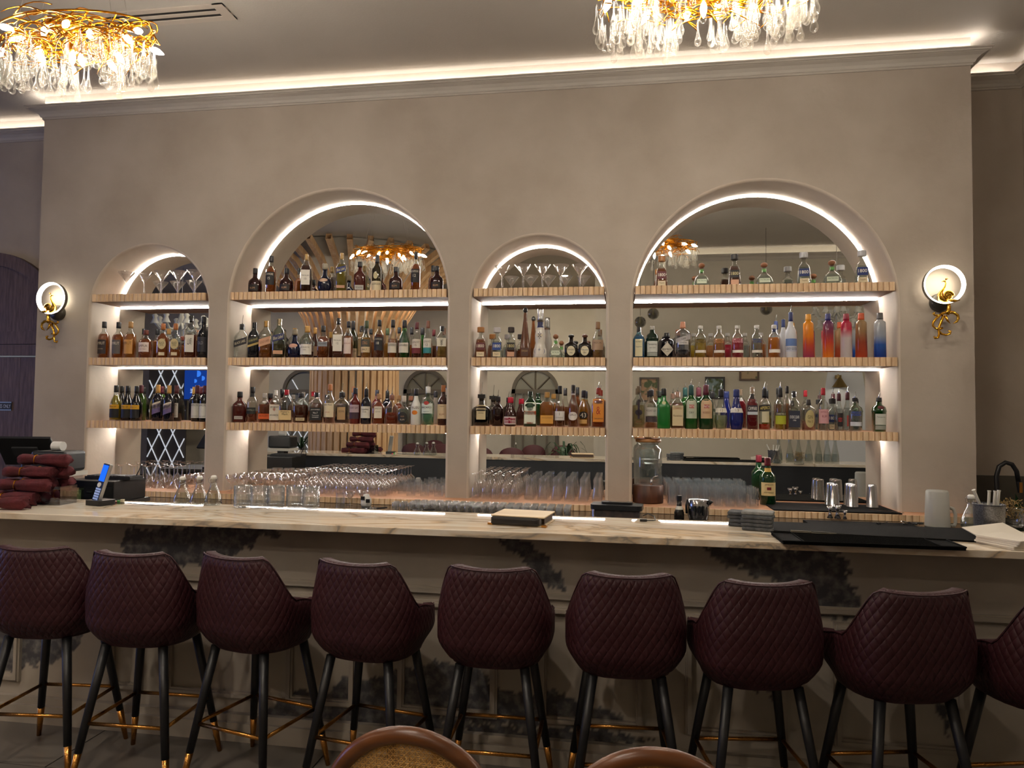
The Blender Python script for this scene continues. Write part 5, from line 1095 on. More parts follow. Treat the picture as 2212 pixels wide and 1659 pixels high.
# bar cloths
CL = noisy('grey_cloth', '#44464a', '#5c5e60', scale=40, rough=.95, bump=.5, bscale=200); CL2 = noisy('pale_grey_cloth', '#7c7d7c', '#90908e', scale=40, rough=.95, bump=.5, bscale=200)
P = onbar(1640, 1146)
for j, (dx, dy, n) in enumerate(((0., .02, 5), (-.045, .13, 4))):
    for k in range(n):
        o = MB().rbox(-.07, .07, -.05, .05, 0, .017, .012).obj('folded_cloth', CL2 if (j == 0 and k == 4) else CL, None, (P.x+dx+random.uniform(-.006, .006), P.y+dy+random.uniform(-.004, .004), BZ+.001+k*.0178)); bevel(o, .006, 2)
        o.rotation_euler = (0, 0, -.25+random.uniform(-.06, .06)); tag(o, 'folded grey bar cloth, %s from the bottom of the %s stack beside the mats' % (ORD[k], ('front', 'rear')[j]), 'cloth', 'folded bar cloths')
# bar mats
def quad_mat(px, z, th, label, rim=True):
    c = [at(x, y, Z=z+th) for x, y in px]; v = [(p.x, p.y, z+.001) for p in c]+[(p.x, p.y, z+th) for p in c]
    t = thing('bar_mat', label, 'bar mat', (0, 0, 0))
    MB().add(v, [(3, 2, 1, 0), (4, 5, 6, 7), (0, 1, 5, 4), (1, 2, 6, 5), (2, 3, 7, 6), (3, 0, 4, 7)]).obj('mat_sheet', RUB, t)
    b = MB(); g = [Vector((p.x, p.y, z+th+.002)) for p in c]
    if rim:
        for k in range(4): b.tube([g[k], g[(k+1) % 4]], .004, 6)
        for u in (.12, .88): b.tube([g[0].lerp(g[1], u), g[3].lerp(g[2], u)], .0025, 6)
        b.obj('rim', RUB, t)
        w_ = MB(); 
        for q in range(1, 26):
            a = g[0].lerp(g[3], q/26); c2 = g[1].lerp(g[2], q/26); w_.tube([a.lerp(c2, .13), a.lerp(c2, .87)], .0012, 4)
        o = w_.obj('ribbing', RUB, t); o['kind'] = 'stuff'
    return t
quad_mat([(1692, 1170), (2087, 1184), (2044, 1167), (1666, 1150)], BZ, .012, 'black ribbed bar mat along the front edge of the bar')
quad_mat([(1672, 1146), (2168, 1171), (2088, 1141), (1655, 1126)], BZ, .008, 'large flat black bar mat behind the ribbed one', False)
c = [at(x, y, Z=.898+.015) for x, y in ((1725, 1117), (1975, 1134))]
tag(MB().box(c[0].x, c[1].x, -.60, -.36, 0, .014).obj('bar_mat', RUB, None, (0, 0, .899)), 'black bar mat on the granite counter under the jiggers', 'bar mat')
# knife and jiggers, pourers
P0, P1 = onbar(1708, 1147, BZ+.02), onbar(1808, 1152, BZ+.02)
t = thing('bar_knife', 'slim steel bar knife lying on the front mat', 'knife', (0, 0, 0))
MB().tube([P0, P0.lerp(P1, .45)], [.005, .004], 6).obj('handle', plain('#9a9488', .3, 1.), t); MB().tube([P0.lerp(P1, .45), P0.lerp(P1, .8), P1], [.004, .004, .001], 6).obj('blade', STEEL, t)
JIG = MB().lathe([(.021, 0), (.008, .036), (.007, .04), (.009, .045), (.024, .085), (.022, .085), (.007, .048), (0, .046)], 18).me(True, 'jigger'); JIG.materials.append(STEEL)
for i, (x, y, s) in enumerate(((1793, 1119, 1.), (1811, 1121, 1.12), (1829, 1123, .72))):
    P = at(x, y, Z=.915); put(JIG, 'jigger', (P.x, max(P.y, -.58)+.02*i, .915), 'steel double jigger, %s of three on the mat' % ('left and smaller', 'tallest', 'shortest')[i], 'jigger', 'steel jiggers', s)
for i, x in enumerate((1880, 1925, 1945, 1958)):
    P = at(x, 1124, Z=.915); t = thing('bottle_pourer', 'loose steel bottle pourer, %s in the heap beside the jiggers' % ORD[i], 'pourer', (P.x, -.50+.02*i, .922), .4+i*.9, 'loose bottle pourers')
    MB().tube([(-.03, 0, .004), (.0, 0, .004)], .007, 8).obj('plug', BLK, t); MB().tube([(.0, 0, .004), (.04, .004, .006), (.065, .01, .012)], [.004, .0035, .003], 6).obj('spout', STEEL, t)
t = thing('bar_spoon', 'long thin bar spoon leaning on the mat near the shakers', 'spoon', (1.93, -.17, .95))
MB().tube([(-.14, .1, .012), (.03, -.02, .012)], .0025, 6).obj('handle', STEEL, t); MB().lathe([(.0, -.004), (.012, 0), (.0, .004)], 10).obj('bowl', STEEL, t, (.04, -.03, .012))
# white pitcher
P = at(2025, 1138, Z=.898); H = at(2025, 1059, Y=P.y).z-.899; m = ppm(P)
t = thing('plastic_pitcher', 'upturned frosted white plastic pitcher with side handle', 'pitcher', (P.x, P.y, .899))
FRO = glass('#f0efe8', .75, .25, .3, .55, '#cfcec6')
MB().lathe([(24*m, 0), (24.5*m, .008), (22*m, H*.96), (20*m, H), (.0, H)], 26).obj('pitcher_body', FRO, t, smooth=True)
MB().tube([(21*m, 0, H*.55), (32*m, 0, H*.5), (36*m, 0, H*.35), (36*m, 0, .03), (34*m, 0, .012), (22*m, 0, .012)], .012, 8).obj('handle', FRO, t, smooth=True)
# swing bottle, straw cup, jar, napkins at the end of the bar
P = onbar(2103, 1141); H = at(2103, 1070, Y=P.y).z-BZ
swing((P.x, P.y+.02, BZ+.001), H, 'clear swing-top bottle behind the straw cup', water=1)
P = onbar(2137, 1152); m = ppm(P)
t = thing('straw_cup', 'grey metal mesh cup on the bar top', 'cup', (P.x, P.y, BZ+.001))
MB().lathe([(27*m, 0), (28*m, .004), (30*m, .13), (30.5*m, .133), (29*m, .133), (26*m, .006), (0, .005)], 24).obj('cup_body', noisy('mesh_metal', '#6f6f72', '#98989a', scale=160, rough=.4, metal=.8), t, smooth=True)
MB().tube([(30*m*math.cos(a), 30*m*math.sin(a), .133) for a in [2*PI*k/24 for k in range(24)]], .003, 6, closed=True).obj('rim', plain('#55555a', .4, .8), t)
for i, (a, b_) in enumerate((((2129, 1118), (2103, 1058)), ((2134, 1120), (2137, 1060)), ((2145, 1120), (2150, 1060)), ((2152, 1122), (2158, 1059)))):
    p0 = at(*a, Y=P.y); p1 = at(*b_, Y=P.y-.02+.014*i); d = (p0-p1)*.5
    o = MB().tube([p0+d*.8, p1+(p0-p1)*.06, p1], [.0065, .0065, .009], 8).obj('paper_straw', plain('#d8d4ca', .7)); tag(o, 'white paper-wrapped straw in the mesh cup, %s' % ('leaning out', 'second along', 'third along', 'last along')[i], 'straw', 'straws in the mesh cup')
P = onbar(2192, 1140); t = thing('dried_flower_jar', 'glass jar of dried brown flowers at the end of the bar', 'jar', (P.x, P.y+.04, BZ+.001))
MB().lathe([(.05, 0), (.055, .01), (.055, .09), (.05, .095)], 20, cap1=False).obj('jar', glass(), t, smooth=True)
b = MB(); rn = random.Random(5)
for k in range(160):
    a, r, z = rn.uniform(0, 6.28), rn.uniform(0, .06), rn.uniform(.04, .13); q = Vector((r*math.cos(a), r*math.sin(a), z)); b.tube([q, q+Vector((rn.uniform(-.015, .015), rn.uniform(-.015, .015), rn.uniform(-.005, .02)))], .0022, 4)
o = b.obj('dried_flowers', plain('#7a6234', .8), t); o['kind'] = 'stuff'
PAP = plain('#d9d0c2', .85)
P = onbar(2200, 1185)
for k in range(5):
    o = MB().rbox(-.09, .09, -.09, .09, 0, .007, .006).obj('paper_napkin', PAP, None, (P.x-.0+random.uniform(-.006, .006), P.y+.06, BZ+.001+k*.0078)); o.rotation_euler = (0, 0, .4+.05*k); tag(o, 'folded white paper napkin, %s from the bottom of the stack' % ORD[k], 'napkin', 'paper napkins at the bar end')
o = MB().box(-.1, .1, -.07, .07, 0, .004).obj('paper_napkin', PAP, None, (P.x+.02, P.y+.235, BZ+.03)); o.rotation_euler = (.25, -.1, .25); tag(o, 'loose white napkin sheet behind the stack', 'napkin', 'paper napkins at the bar end')
# alcove: splashback, tap
o = MB().box(WR+.01, XR-.005, RY-.03, RY-.002, .90, at(2150, 1027, Y=RY).z).obj('splashback', noisy('grey_stone', '#4c463d', '#5c564c', scale=4, rough=.4)); tag(o, 'grey stone splashback behind the black tap', 'splashback')
p = [at(x, y, Y=.05) for x, y in ((2156, 1085), (2152, 1030), (2158, 1008), (2172, 999), (2186, 1003), (2196, 1018), (2200, 1040))]
t = thing('kitchen_tap', 'black arched kitchen tap with brass spout end', 'tap', (p[0].x, .05, .9))
of = Vector((-p[0].x, -.05, -.9)); MB().tube([(p[0].x, .05, .9)+of if False else Vector((p[0].x, .05, .9))+of]+[q+of for q in p], .016, 10).obj('arch', BLK, t, smooth=True)
MB().tube([p[-1]+of, p[-1]+of+Vector((.012, 0, -.08))], .017, 10).obj('spray_head', plain('#1a1a1a', .4), t); MB().box(p[-1].x+of.x-.004, p[-1].x+of.x+.016, -.022, -.015, p[-1].z+of.z-.08, p[-1].z+of.z-.005).obj('brass_inlay', BRASS, t)
LEAFM = noisy('leaf_green', '#1f3a22', '#2f5232', scale=8, rough=.5)
t = thing('herb_bunch', 'dark green leaves beside the tap', 'plant', (2.93, .18, .9)); rn = random.Random(2)
for k in range(14):
    a = rn.uniform(0, 6.28); L = rn.uniform(.12, .24); r = rn.uniform(.05, .14); d = Vector((math.cos(a), math.sin(a)*.6, 0)); w_ = .03
    n = Vector((-d.y, d.x, 0)); v = [Vector((0, 0, 0)), d*r*.5+n*w_+Vector((0, 0, L*.5)), d*r+Vector((0, 0, L)), d*r*.5-n*w_+Vector((0, 0, L*.55))]
    MB().add(v, [(0, 1, 2, 3)]).obj('leaf', LEAFM, t)
# ------------------------------------------------------------------ left end: napkins, phone, till
NAP = noisy('burgundy_napkin', '#3d1116', '#54191f', scale=14, rough=.9, bump=.6, bscale=40)
def napkin(loc, rz, tilt, L, r, label):
    t = thing('rolled_napkin', label, 'napkin', loc, rz, 'rolled burgundy napkins'); t.rotation_euler = (0, tilt, rz)
    rn = random.Random(label); n = 10; pts = [(-L/2+L*k/n, 0, r+.002*math.sin(k*2.)) for k in range(n+1)]
    b = MB().tube(pts, 1., 18); b.v = []
    ph = rn.uniform(0, 6)
    for k in range(n+1):
        u = k/n; R0 = r*(.86-.26*math.exp(-((u-.34)/.13)**2)+.14*u)
        for q in range(18):
            a = 2*PI*q/18; w_ = 1+(.05+.13*u)*math.sin(5*a+ph+2.*u)+.04*math.sin(9*a+ph*2); b.v.append((-L/2+L*u+.012*u*math.sin(3*a+ph), R0*w_*math.cos(a), r+R0*w_*.92*math.sin(a)))
    b.obj('roll', NAP, t, smooth=True)
    b = MB(); 
    for q in range(14): pass
    b.tube([(-L*.16+.004*math.cos(a*2), r*.68*math.cos(a), r+r*.68*math.sin(a)) for a in [2*PI*k/18 for k in range(18)]], .0035, 5, closed=True); b.obj('gold_tie', GOLD, t, smooth=True)
rows = [4, 3, 2, 1]; LN = ['bottom', 'second', 'third', 'top']; PN = [['furthest back', 'second from the back', 'third from the back', 'nearest the stools'], ['at the back', 'in the middle', 'in front'], ['behind', 'in front'], ['alone']]
for j, n in enumerate(rows):
    for k in range(n):
        yy = -2.0-.0785*k-.039*j; xx = -3.29+.02*math.sin(3.1*k+j)+.03*j
        napkin((xx, yy, BZ+.001+j*.0672), .04*math.sin(5*k+2*j), .0, .29, .037, 'burgundy rolled napkin with gold tie, %s layer, %s' % (LN[j], PN[j][k]))
napkin((-3.17, -2.385, BZ+.001), .12, 0, .22, .034, 'lone burgundy rolled napkin lying in front of the heap')
c0, c1 = onbar(86, 1087), onbar(130, 1083)
t = thing('acrylic_box', 'open clear acrylic box beside the rolled napkins', 'box', (onbar(109, 1086).x+.07, -2.12, BZ+.001), .05)
AC = glass('#e6eaf0', .9, .6, .03); H = .1
for x0, x1, y0, y1, z0, z1 in ((-.06, .06, -.065, -.062, 0, H), (-.06, .06, .062, .065, 0, H), (-.06, -.057, -.062, .062, 0, H), (.057, .06, -.062, .062, 0, H), (-.06, .06, -.065, .065, 0, .003)): MB().box(x0, x1, y0, y1, z0, z1).obj('panel', AC, t)
# cordless phone
P = onbar(207, 1092); t = thing('cordless_phone', 'cordless phone with glowing blue screen standing in its cradle', 'phone', (P.x, P.y+.03, BZ+.001), math.radians(-14))
MB().rbox(-.055, .065, -.05, .05, 0, .028, .012).obj('cradle', plain('#121214', .3), t)
h = MB().box(-.024, .024, -.012, .012, 0, .215).obj('handset', plain('#a8a6a2', .3, .5), t, (-.014, -.01, .015)); bevel(h, .006); h.rotation_euler = (-.22, .14, 0)
MB().box(-.021, .021, -.0145, -.0125, .115, .205).obj('screen', emis('#1c5ce8', 1.6), h)
MB().box(-.022, .022, -.0138, -.0122, .004, .212).obj('face', plain('#20305a', .2), h)
MB().lathe([(0, .0), (.013, 0), (.013, .003), (0, .003)], 18, 2, 1.).obj('navigation_key', plain('#c9ccd4', .3), h, (0, -.0165, .094)).rotation_euler = (PI/2, 0, 0)
for r_ in range(5):
    for k in range(3): MB().box(-.019+k*.013, -.008+k*.013, -.0155, -.0135, .012+r_*.0135, .022+r_*.0135).obj('key', plain('#9fb2dc', .4, 0, .5, '#6f8fd8', .25), h)
MB().tube([(.05, .05, .01), (.14, .09, .004), (.3, .1, .004), (.36, .16, .004)], .0025, 6).obj('cord', BLK, t)
P = onbar(224, 1087); t = thing('key_bunch', 'bunch of keys with coloured tags beside the phone', 'keys', (P.x+.08, P.y, BZ+.001))
for k, cc in enumerate(('#a83a4a', '#3f8a3c', '#b9b29a')): MB().rbox(-.014+k*.02, .006+k*.02, -.01, .01, 0, .012+.006*k, .006).obj('tag', plain(cc, .5), t)
# till station
ZS = .98
t = thing('service_stand', 'dark cabinet behind the bar carrying the till', 'cabinet', (0, 0, 0))
MB().box(-5.0, -3.55, -1.35, -.80, 0, ZS-.03).obj('body', plain('#1b1a1b', .6), t); MB().box(-5.05, -3.5, -1.38, -.78, ZS-.03, ZS).obj('top', plain('#3a3632', .4), t)
def qp(x, y, Y=-1.15): return at(x, y, Y=Y)
a, b2 = qp(140, 1085), qp(247, 1040)
t = thing('cash_drawer', 'black box-shaped cash drawer behind the phone', 'cash drawer', ((a.x+b2.x)/2, -.985, ZS+.001))
hw = (b2.x-a.x)/2; hh = b2.z-ZS; bevel(MB().box(-hw, hw, -.17, .17, 0, hh).obj('body', plain('#161617', .35), t), .006); MB().box(-hw+.01, hw-.01, -.176, -.17, hh*.2, hh*.7).obj('drawer', plain('#1c1c1e', .3), t)
MB().box(-.01, .03, -.18, -.176, hh*.45, hh*.5).obj('lock_plate', SILV, t)
t = thing('keyboard', 'flat black keypad lying on the cash drawer', 'keyboard', ((a.x+b2.x)/2+.06, -.985, ZS+hh+.002)); MB().box(-.18, .18, -.07, .07, 0, .02).obj('slab', BLK, t)
for r_ in range(3):
    for k in range(10): MB().box(-.17+k*.034, -.142+k*.034, -.06+r_*.042, -.026+r_*.042, .02, .026).obj('key', plain('#232326', .5), t)
MB().tube([(.16, .02, .02), (.19, .03, .09), (.215, .03, .09), (.225, .03, .0)], .004, 6).obj('cord', BLK, t, smooth=True)
q = [qp(x, y, -.89) for x, y in ((10, 986), (35, 950), (111, 948), (80, 995))]
t = thing('till_screen', 'tilted dark till screen seen from behind', 'monitor', ((q[0].x+q[2].x)/2, -.89, ZS+.001), .25)
s = MB().rbox(-.20, .20, -.012, .012, -.13, .13, .01).obj('display', plain('#1d1e20', .4), t, (0, 0, .33)); s.rotation_euler = (.65, 0, 0)
MB().box(-.09, .09, -.028, -.012, -.03, .05).obj('rear_cover', plain('#2c2d30', .5), s)
MB().tube([(0, -.02, .02), (0, -.02, .3)], .03, 10).obj('stand', BLK, t); MB().rbox(-.11, .11, -.09, .09, 0, .02, .02).obj('foot', BLK, t)
a, b2 = qp(87, 1016, -1.27), qp(166, 974, -1.27)
t = thing('receipt_printer', 'black receipt printer with a paper roll on top', 'printer', ((a.x+b2.x)/2, -1.27, a.z), .0); hw = (b2.x-a.x)/2*.95; hh = b2.z-a.z
bevel(MB().box(-hw, hw, -.1, .1, 0, hh).obj('body', plain('#17181a', .35), t), .02, 3); MB().box(-hw*.2, hw*.6, -.104, -.1, hh*.72, hh*.8).obj('badge', plain('#b9bcc0', .4), t)
MB().tube([(-hw*.3, 0, hh+.03), (hw*.25, 0, hh+.03)], .032, 16).obj('paper_roll', plain('#d6d4d0', .8), t); MB().box(-hw*1.05, hw*1.05, -.11, .11, -.03, -.001).obj('shelf_plate', plain('#cfcac0', .5), t)
MB().box(-.04, .04, -.05, .05, ZS-a.z, -.03).obj('shelf_leg', plain('#3a3632', .5), t)
a = qp(146, 1040); t = thing('tea_box', 'small clear tub of green packets under the printer', 'tub', (a.x+.16, -1.32, ZS+.001), .0)
MB().box(-.07, .07, -.05, .05, 0, .12).obj('tub', glass('#eaf2ea', .85, .6), t); MB().box(-.06, .06, -.04, .04, .005, .1).obj('packets', noisy('green_packets', '#3f5a34', '#8f9a6a', scale=30, rough=.7), t)
# ------------------------------------------------------------------ wooden door at the left
def rf(x, y, Y):
    P = at(x, y, Y=2*MIR-Y); return Vector((P.x, Y, P.z))
DW = noisy('door_oak', '#4d3b35', '#6a544a', scale=5, rough=.55, stretch=(9, 9, 1), bump=.3, bscale=40)
DC = Vector((-6.145, 0, 2.33)); Yd = RY-.004
door = tag(thing('door_1', 'arched dark wooden door behind the till with a staff sign', None, (DC.x, Yd, 0)), kind='structure')
def ring(r0, r1, y0, y1, n=24):
    b = MB(); v = []
    for k in range(n+1):
        a = PI*k/n
        for r in (r0, r1):
            for y in (y0, y1): v.append((r*math.cos(a), y, DC.z+r*math.sin(a)))
    f = []
    for k in range(n):
        i = k*4; j = i+4; f += [(i, j, j+2, i+2), (i+1, i+3, j+3, j+1), (i, i+1, j+1, j), (i+2, j+2, j+3, i+3)]
    return b.add(v, f)
ring(.70, .825, -.05, 0).obj('arch_casing', DW, door)
b = MB(); n = 24; v = [(0, -.02, DC.z)]+[(.7*math.cos(PI*k/n), -.02, DC.z+.7*math.sin(PI*k/n)) for k in range(n+1)]; b.add(v, [(0, k+2, k+1) for k in range(n)]).obj('arch_panel', DW, door)
for s in (-1, 1): MB().box(s*.7625-.0625, s*.7625+.0625, -.05, 0, 0, DC.z).obj('jamb', DW, door)
MB().box(-.70, .70, -.045, 0, 2.25, 2.375).obj('transom', DW, door); MB().box(-.70, .70, -.04, 0, 2.14, 2.245).obj('head_rail', DW, door)
MB().box(-.70, .70, -.032, 0, 2.125, 2.138).obj('painted_light_strip', plain('#c9d4d0', .3), door)  # pale colour stands in for the bright light strip over the door
for k in range(4): MB().box(-.698+k*.35, -.350+k*.35, -.025, 0, .02, 2.122).obj('plank', DW, door)
sp0, sp1 = at(26, 868, Y=RY-.03), at(26, 887, Y=RY-.03)
t = thing('door_sign', 'dark plastic sign on the wooden door reading employees only', 'sign', (sp0.x-.13, RY-.0305, sp1.z)); hs = sp0.z-sp1.z
MB().box(-.13, .13, -.006, 0, 0, hs).obj('plate', plain('#15181c', .3), t)
for z in (.0, hs-.012): MB().box(-.13, .13, -.007, -.006, z, z+.012).obj('stripe', plain('#8fa6c4', .4), t)
lettering('EMPLOYEES ONLY', .245, hs*.42, lambda x, z: (x, -.0075, hs/2+z), plain('#d6dbe2', .4), t)
# ------------------------------------------------------------------ dining room behind the camera (seen in the mirrors)
WALLB = noisy('sage_plaster', '#bdb5a5', '#c8c0b0', scale=1.4, rough=.85, bump=.15)
struct(MB().box(-.4, 6, BWY-.1, BWY, 0, ZC).obj('wall_rear', WALLB)); struct(MB().box(-.5, -.4, -9.6, BWY-.1, 0, ZC).obj('wall_corner', WALLB))
FY2 = -9.6; struct(MB().box(-13, -.4, FY2-.1, FY2, 0, ZC).obj('wall_far', WALLB)); struct(MB().box(6, 6.1, BWY, -1.2, 0, ZC).obj('wall_end', WALLB)); struct(MB().box(-13.1, -13, FY2, 1, 0, ZC).obj('wall_street', WALLB))
struct(MB().box(XR+.1, 6, -1.3, -1.2, 0, ZC).obj('wall_kitchen', WALLB))
DKW = plain('#2b2220', .5)
o = MB().box(-.38, 6, BWY, BWY+.03, 0, .72).obj('wainscot', DKW); struct(o)
o = MB().box(-.38, 6, BWY, BWY+.045, .72, .76).box(-.38, 6, BWY, BWY+.04, .50, .53).obj('trim_2', TRIMP); struct(o)
# pictures
for i, (x0, x1, y0, y1, fc, ic) in enumerate(((1381, 1424, 815, 868, '#4a4038', '#a8866a'), (1523, 1566, 814, 862, '#2c2826', '#7d8f92'), (1597, 1640, 790, 822, '#5a4436', '#b09878'))):
    a, c = rf(x0, y1, BWY+.02), rf(x1, y0, BWY+.02)
    t = thing('framed_picture', ('botanical picture in a brown frame, nearest the corner', 'palm picture in a black frame', 'leaf picture in a bronze frame hung higher')[i]+', seen in the mirror', 'picture', (0, 0, 0))
    x, X, z, Z = a.x, c.x, a.z, c.z; f = .03; b = MB().box(x, X, BWY+.001, BWY+.025, z, z+f).box(x, X, BWY+.001, BWY+.025, Z-f, Z).box(x, x+f, BWY+.001, BWY+.025, z+f, Z-f).box(X-f, X, BWY+.001, BWY+.025, z+f, Z-f); b.obj('frame', plain(fc, .4), t)
    MB().box(x+f, X-f, BWY+.001, BWY+.012, z+f, Z-f).obj('print', noisy('print_%d' % i, ic, '#4f5a3c', scale=9, rough=.6, lo=.5, hi=.6), t)
# lit alcove with reading lamp
a, c = rf(1782, 905, BWY+.03), rf(1870, 800, BWY+.03); cx = (a.x+c.x)/2; hwid = (c.x-a.x)/2
tag(MB().prism([(cx+hwid*math.cos(q), a.z+.2+1.05*math.sin(q)) for q in [PI*k/16 for k in range(17)]]+[(cx-hwid, a.z-1.0), (cx+hwid, a.z-1.0)], 0, .03).obj('white_alcove', plain('#d6d8dc', .8)), 'white arched alcove panel on the rear wall, seen in the mirror', 'alcove panel')
o = bpy.data.objects['white_alcove']; o.rotation_euler = (PI/2, 0, 0); o.location = (0, BWY+.031, 0)
L = rf(1815, 815, BWY+.2); t = thing('reading_lamp', 'brass cone wall lamp in the white alcove, seen in the mirror', 'wall lamp', (L.x, BWY+.18, L.z))
MB().lathe([(.12, -.16), (.03, -.02), (.02, 0), (0, 0)], 20, cap0=False).obj('shade', plain('#a08a5c', .3, 1.), t); MB().tube([(0, -.1, .05), (0, 0, .02)], .01, 6).lathe([(.0, -.02), (.05, -.02), (.05, .04), (0, .04)], 14, cy=-.09).obj('arm', plain('#a08a5c', .3, 1.), t)
MB().lathe([(0, -.12), (.03, -.1), (.03, -.07), (0, -.05)], 12).obj('bulb', emis('#fff3e0', 30.), t)
# slatted column
CW = noisy('column_oak', '#cfa577', '#e2bf96', scale=4, rough=.55, stretch=(5, 5, .6), rnd=.06)
CY = -6.3; CX = rf(765, 900, CY).x
t = thing('slatted_column', 'round column of pale oak ribs fanning out to the ceiling, seen in the mirror', 'column', (CX, CY, 0))
MB().lathe([(.70, 0), (.70, 2.9), (.80, 3.3), (1.08, 3.8), (1.5, 4.2), (1.85, ZC-.02)], 40).obj('core', plain('#bdb7ac', .8), t, smooth=True)
pr = [(.72, 0), (.72, 2.7), (.76, 3.0), (.88, 3.35), (1.16, 3.8), (1.58, 4.2), (2.1, ZC-.03)]
b = MB(); v = []
for i, (r, z) in enumerate(pr):
    q = pr[min(i+1, len(pr)-1)]; p_ = pr[max(i-1, 0)]; d = Vector((q[0]-p_[0], q[1]-p_[1])).normalized(); nn = Vector((d.y, -d.x))
    for o_, y in ((0, -.045), (0, .045), (.10, .045), (.10, -.045)): v.append((r+nn.x*o_, y, z+nn.y*o_))
f = []
for i in range(len(pr)-1):
    for k in range(4): f.append((i*4+k, i*4+(k+1) % 4, (i+1)*4+(k+1) % 4, (i+1)*4+k))
RIB = b.add(v, f+[(3, 2, 1, 0)]).me(name='rib'); RIB.materials.append(CW)
for k in range(40): o = link('rib', RIB, None, t); o.rotation_euler = (0, 0, 2*PI*k/40)
o = MB().tube([(.965*math.cos(2*PI*k/48), .965*math.sin(2*PI*k/48), 3.56) for k in range(48)], .018, 6, closed=True).obj('ring_light', emis('#fff6ea', 90.), t); o['label'] = 'white ring of light behind the ribs'
# arched windows on the far wall
FRW = plain('#5f574a', .6); PANE = plain('#7d7a6c', .25)
def arch_window(i, cx, w_, zs, zb=.0):
    r = w_/2; t = tag(thing('window_%d' % (i+1), 'arched window with grey-brown frame on the far wall, %s, seen in the mirror' % ('behind the slatted column', 'second', 'nearest the corner')[i], None, (cx, FY2, 0)), kind='structure')
    b = MB(); n = 20; v = []
    for k in range(n+1):
        a = PI*k/n
        for q in (r-.08, r):
            for y in (0.002, .06): v.append((q*math.cos(a), y, zs+q*math.sin(a)))
    f = []
    for k in range(n): a = k*4; c = a+4; f += [(a, c, c+2, a+2), (a+1, a+3, c+3, c+1), (a, a+1, c+1, c), (a+2, c+2, c+3, a+3)]
    b.add(v, f).box(-r, -r+.08, .002, .06, zb, zs).box(r-.08, r, .002, .06, zb, zs).box(-r, r, .002, .06, zs-.05, zs+.05); b.obj('frame', FRW, t)
    for a in (PI/4, PI/2, 3*PI/4) if i else (): MB().tube([(0, .03, zs), ((r-.05)*math.cos(a), .03, zs+(r-.05)*math.sin(a))], .02, 4).obj('glazing_bar', FRW, t)
    b = MB(); v = [(0, .02, zs)]+[((r-.08)*math.cos(PI*k/n), .02, zs+(r-.08)*math.sin(PI*k/n)) for k in range(n+1)]; b.add(v, [(0, k+1, k+2) for k in range(n)]).obj('pane', PANE, t)
    for s in (-1, 1): MB().box(min(0, s*(r-.09)), max(0, s*(r-.09)), .01, .02, zb, zs-.05).obj('pane', PANE, t)
    for s in (-.5, 0, .5): MB().box(s*r-.02, s*r+.02, .002, .05, zb, zs-.05).obj('glazing_bar', FRW, t)
    if i == 0:
        for k in range(-4, 5):
            for s in (-1, 1):
                pts = [(k*.3+s*u*.32, zb+u*.5) for u in [j*.1 for j in range(0, 60)]]; pts = [(x, z) for x, z in pts if abs(x) < r-.1 and (z < zs or math.hypot(x, z-zs) < r-.1)]
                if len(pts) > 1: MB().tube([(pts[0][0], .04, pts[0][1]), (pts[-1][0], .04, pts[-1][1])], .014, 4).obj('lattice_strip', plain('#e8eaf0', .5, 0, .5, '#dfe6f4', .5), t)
for i, (xa, xb, ya) in enumerate(((612, 705, 803), (873, 968, 805), (1106, 1208, 806))):
    a, c = rf(xa, 846, FY2), rf(xb, 846, FY2); arch_window(i, (a.x+c.x)/2, c.x-a.x, (a.z+c.z)/2)
# lattice screen and television seen in the first mirror
a, c = rf(318, 900, -9.0), rf(404, 800, -9.0); t = thing('lattice_screen', 'dark screen with white diamond lattice strips, seen in the first mirror', 'screen', ((a.x+c.x)/2, -9.0, 0)); hw = (c.x-a.x)/2
MB().box(-hw, hw, -.05, -.02, 0, 3.2).obj('backing', plain('#4a4136', .7), t)
for k in range(-6, 8):
    for s in (-1, 1):
        x0 = k*.36; pts = [(x0+s*u*.36*.72, u*.5) for u in [j*.05 for j in range(0, 128)]]; pts = [p for p in pts if abs(p[0]) < hw-.02 and p[1] < 3.2]
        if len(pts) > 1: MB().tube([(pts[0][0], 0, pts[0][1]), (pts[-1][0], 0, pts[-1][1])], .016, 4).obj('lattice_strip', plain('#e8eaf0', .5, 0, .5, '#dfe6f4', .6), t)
a, c = rf(398, 848, -8.6), rf(470, 798, -8.6); t = thing('television', 'lit blue television screen, seen in the first mirror', 'television', ((a.x+c.x)/2, -8.6, (a.z+c.z)/2)); hw, hh = (c.x-a.x)/2, (c.z-a.z)/2+.15
MB().box(-hw-.03, hw+.03, -.05, -.01, -hh-.03, hh+.03).obj('case', BLK, t); 
sm = emis('#12307a', 1.6); MB().box(-hw, hw, -.01, .0, -hh, hh).obj('screen', sm, t); 
for x, z, r in ((-.2*hw, .4*hh, .3), (.1*hw, .15*hh, .22), (-.35*hw, .0, .18)): MB().lathe([(0, 0), (r*hh, 0), (r*hh, .004), (0, .004)], 14, 2, .6).obj('picture_shape', emis('#2f6ad0', 1.8), t, (x, .004, z)).rotation_euler = (-PI/2, 0, .4)
lettering('LOVE', hw*.9, hh*.22, lambda x, z: (-x-.25*hw+.0, .006, z-.55*hh), emis('#c8d8ff', 1.5), t)
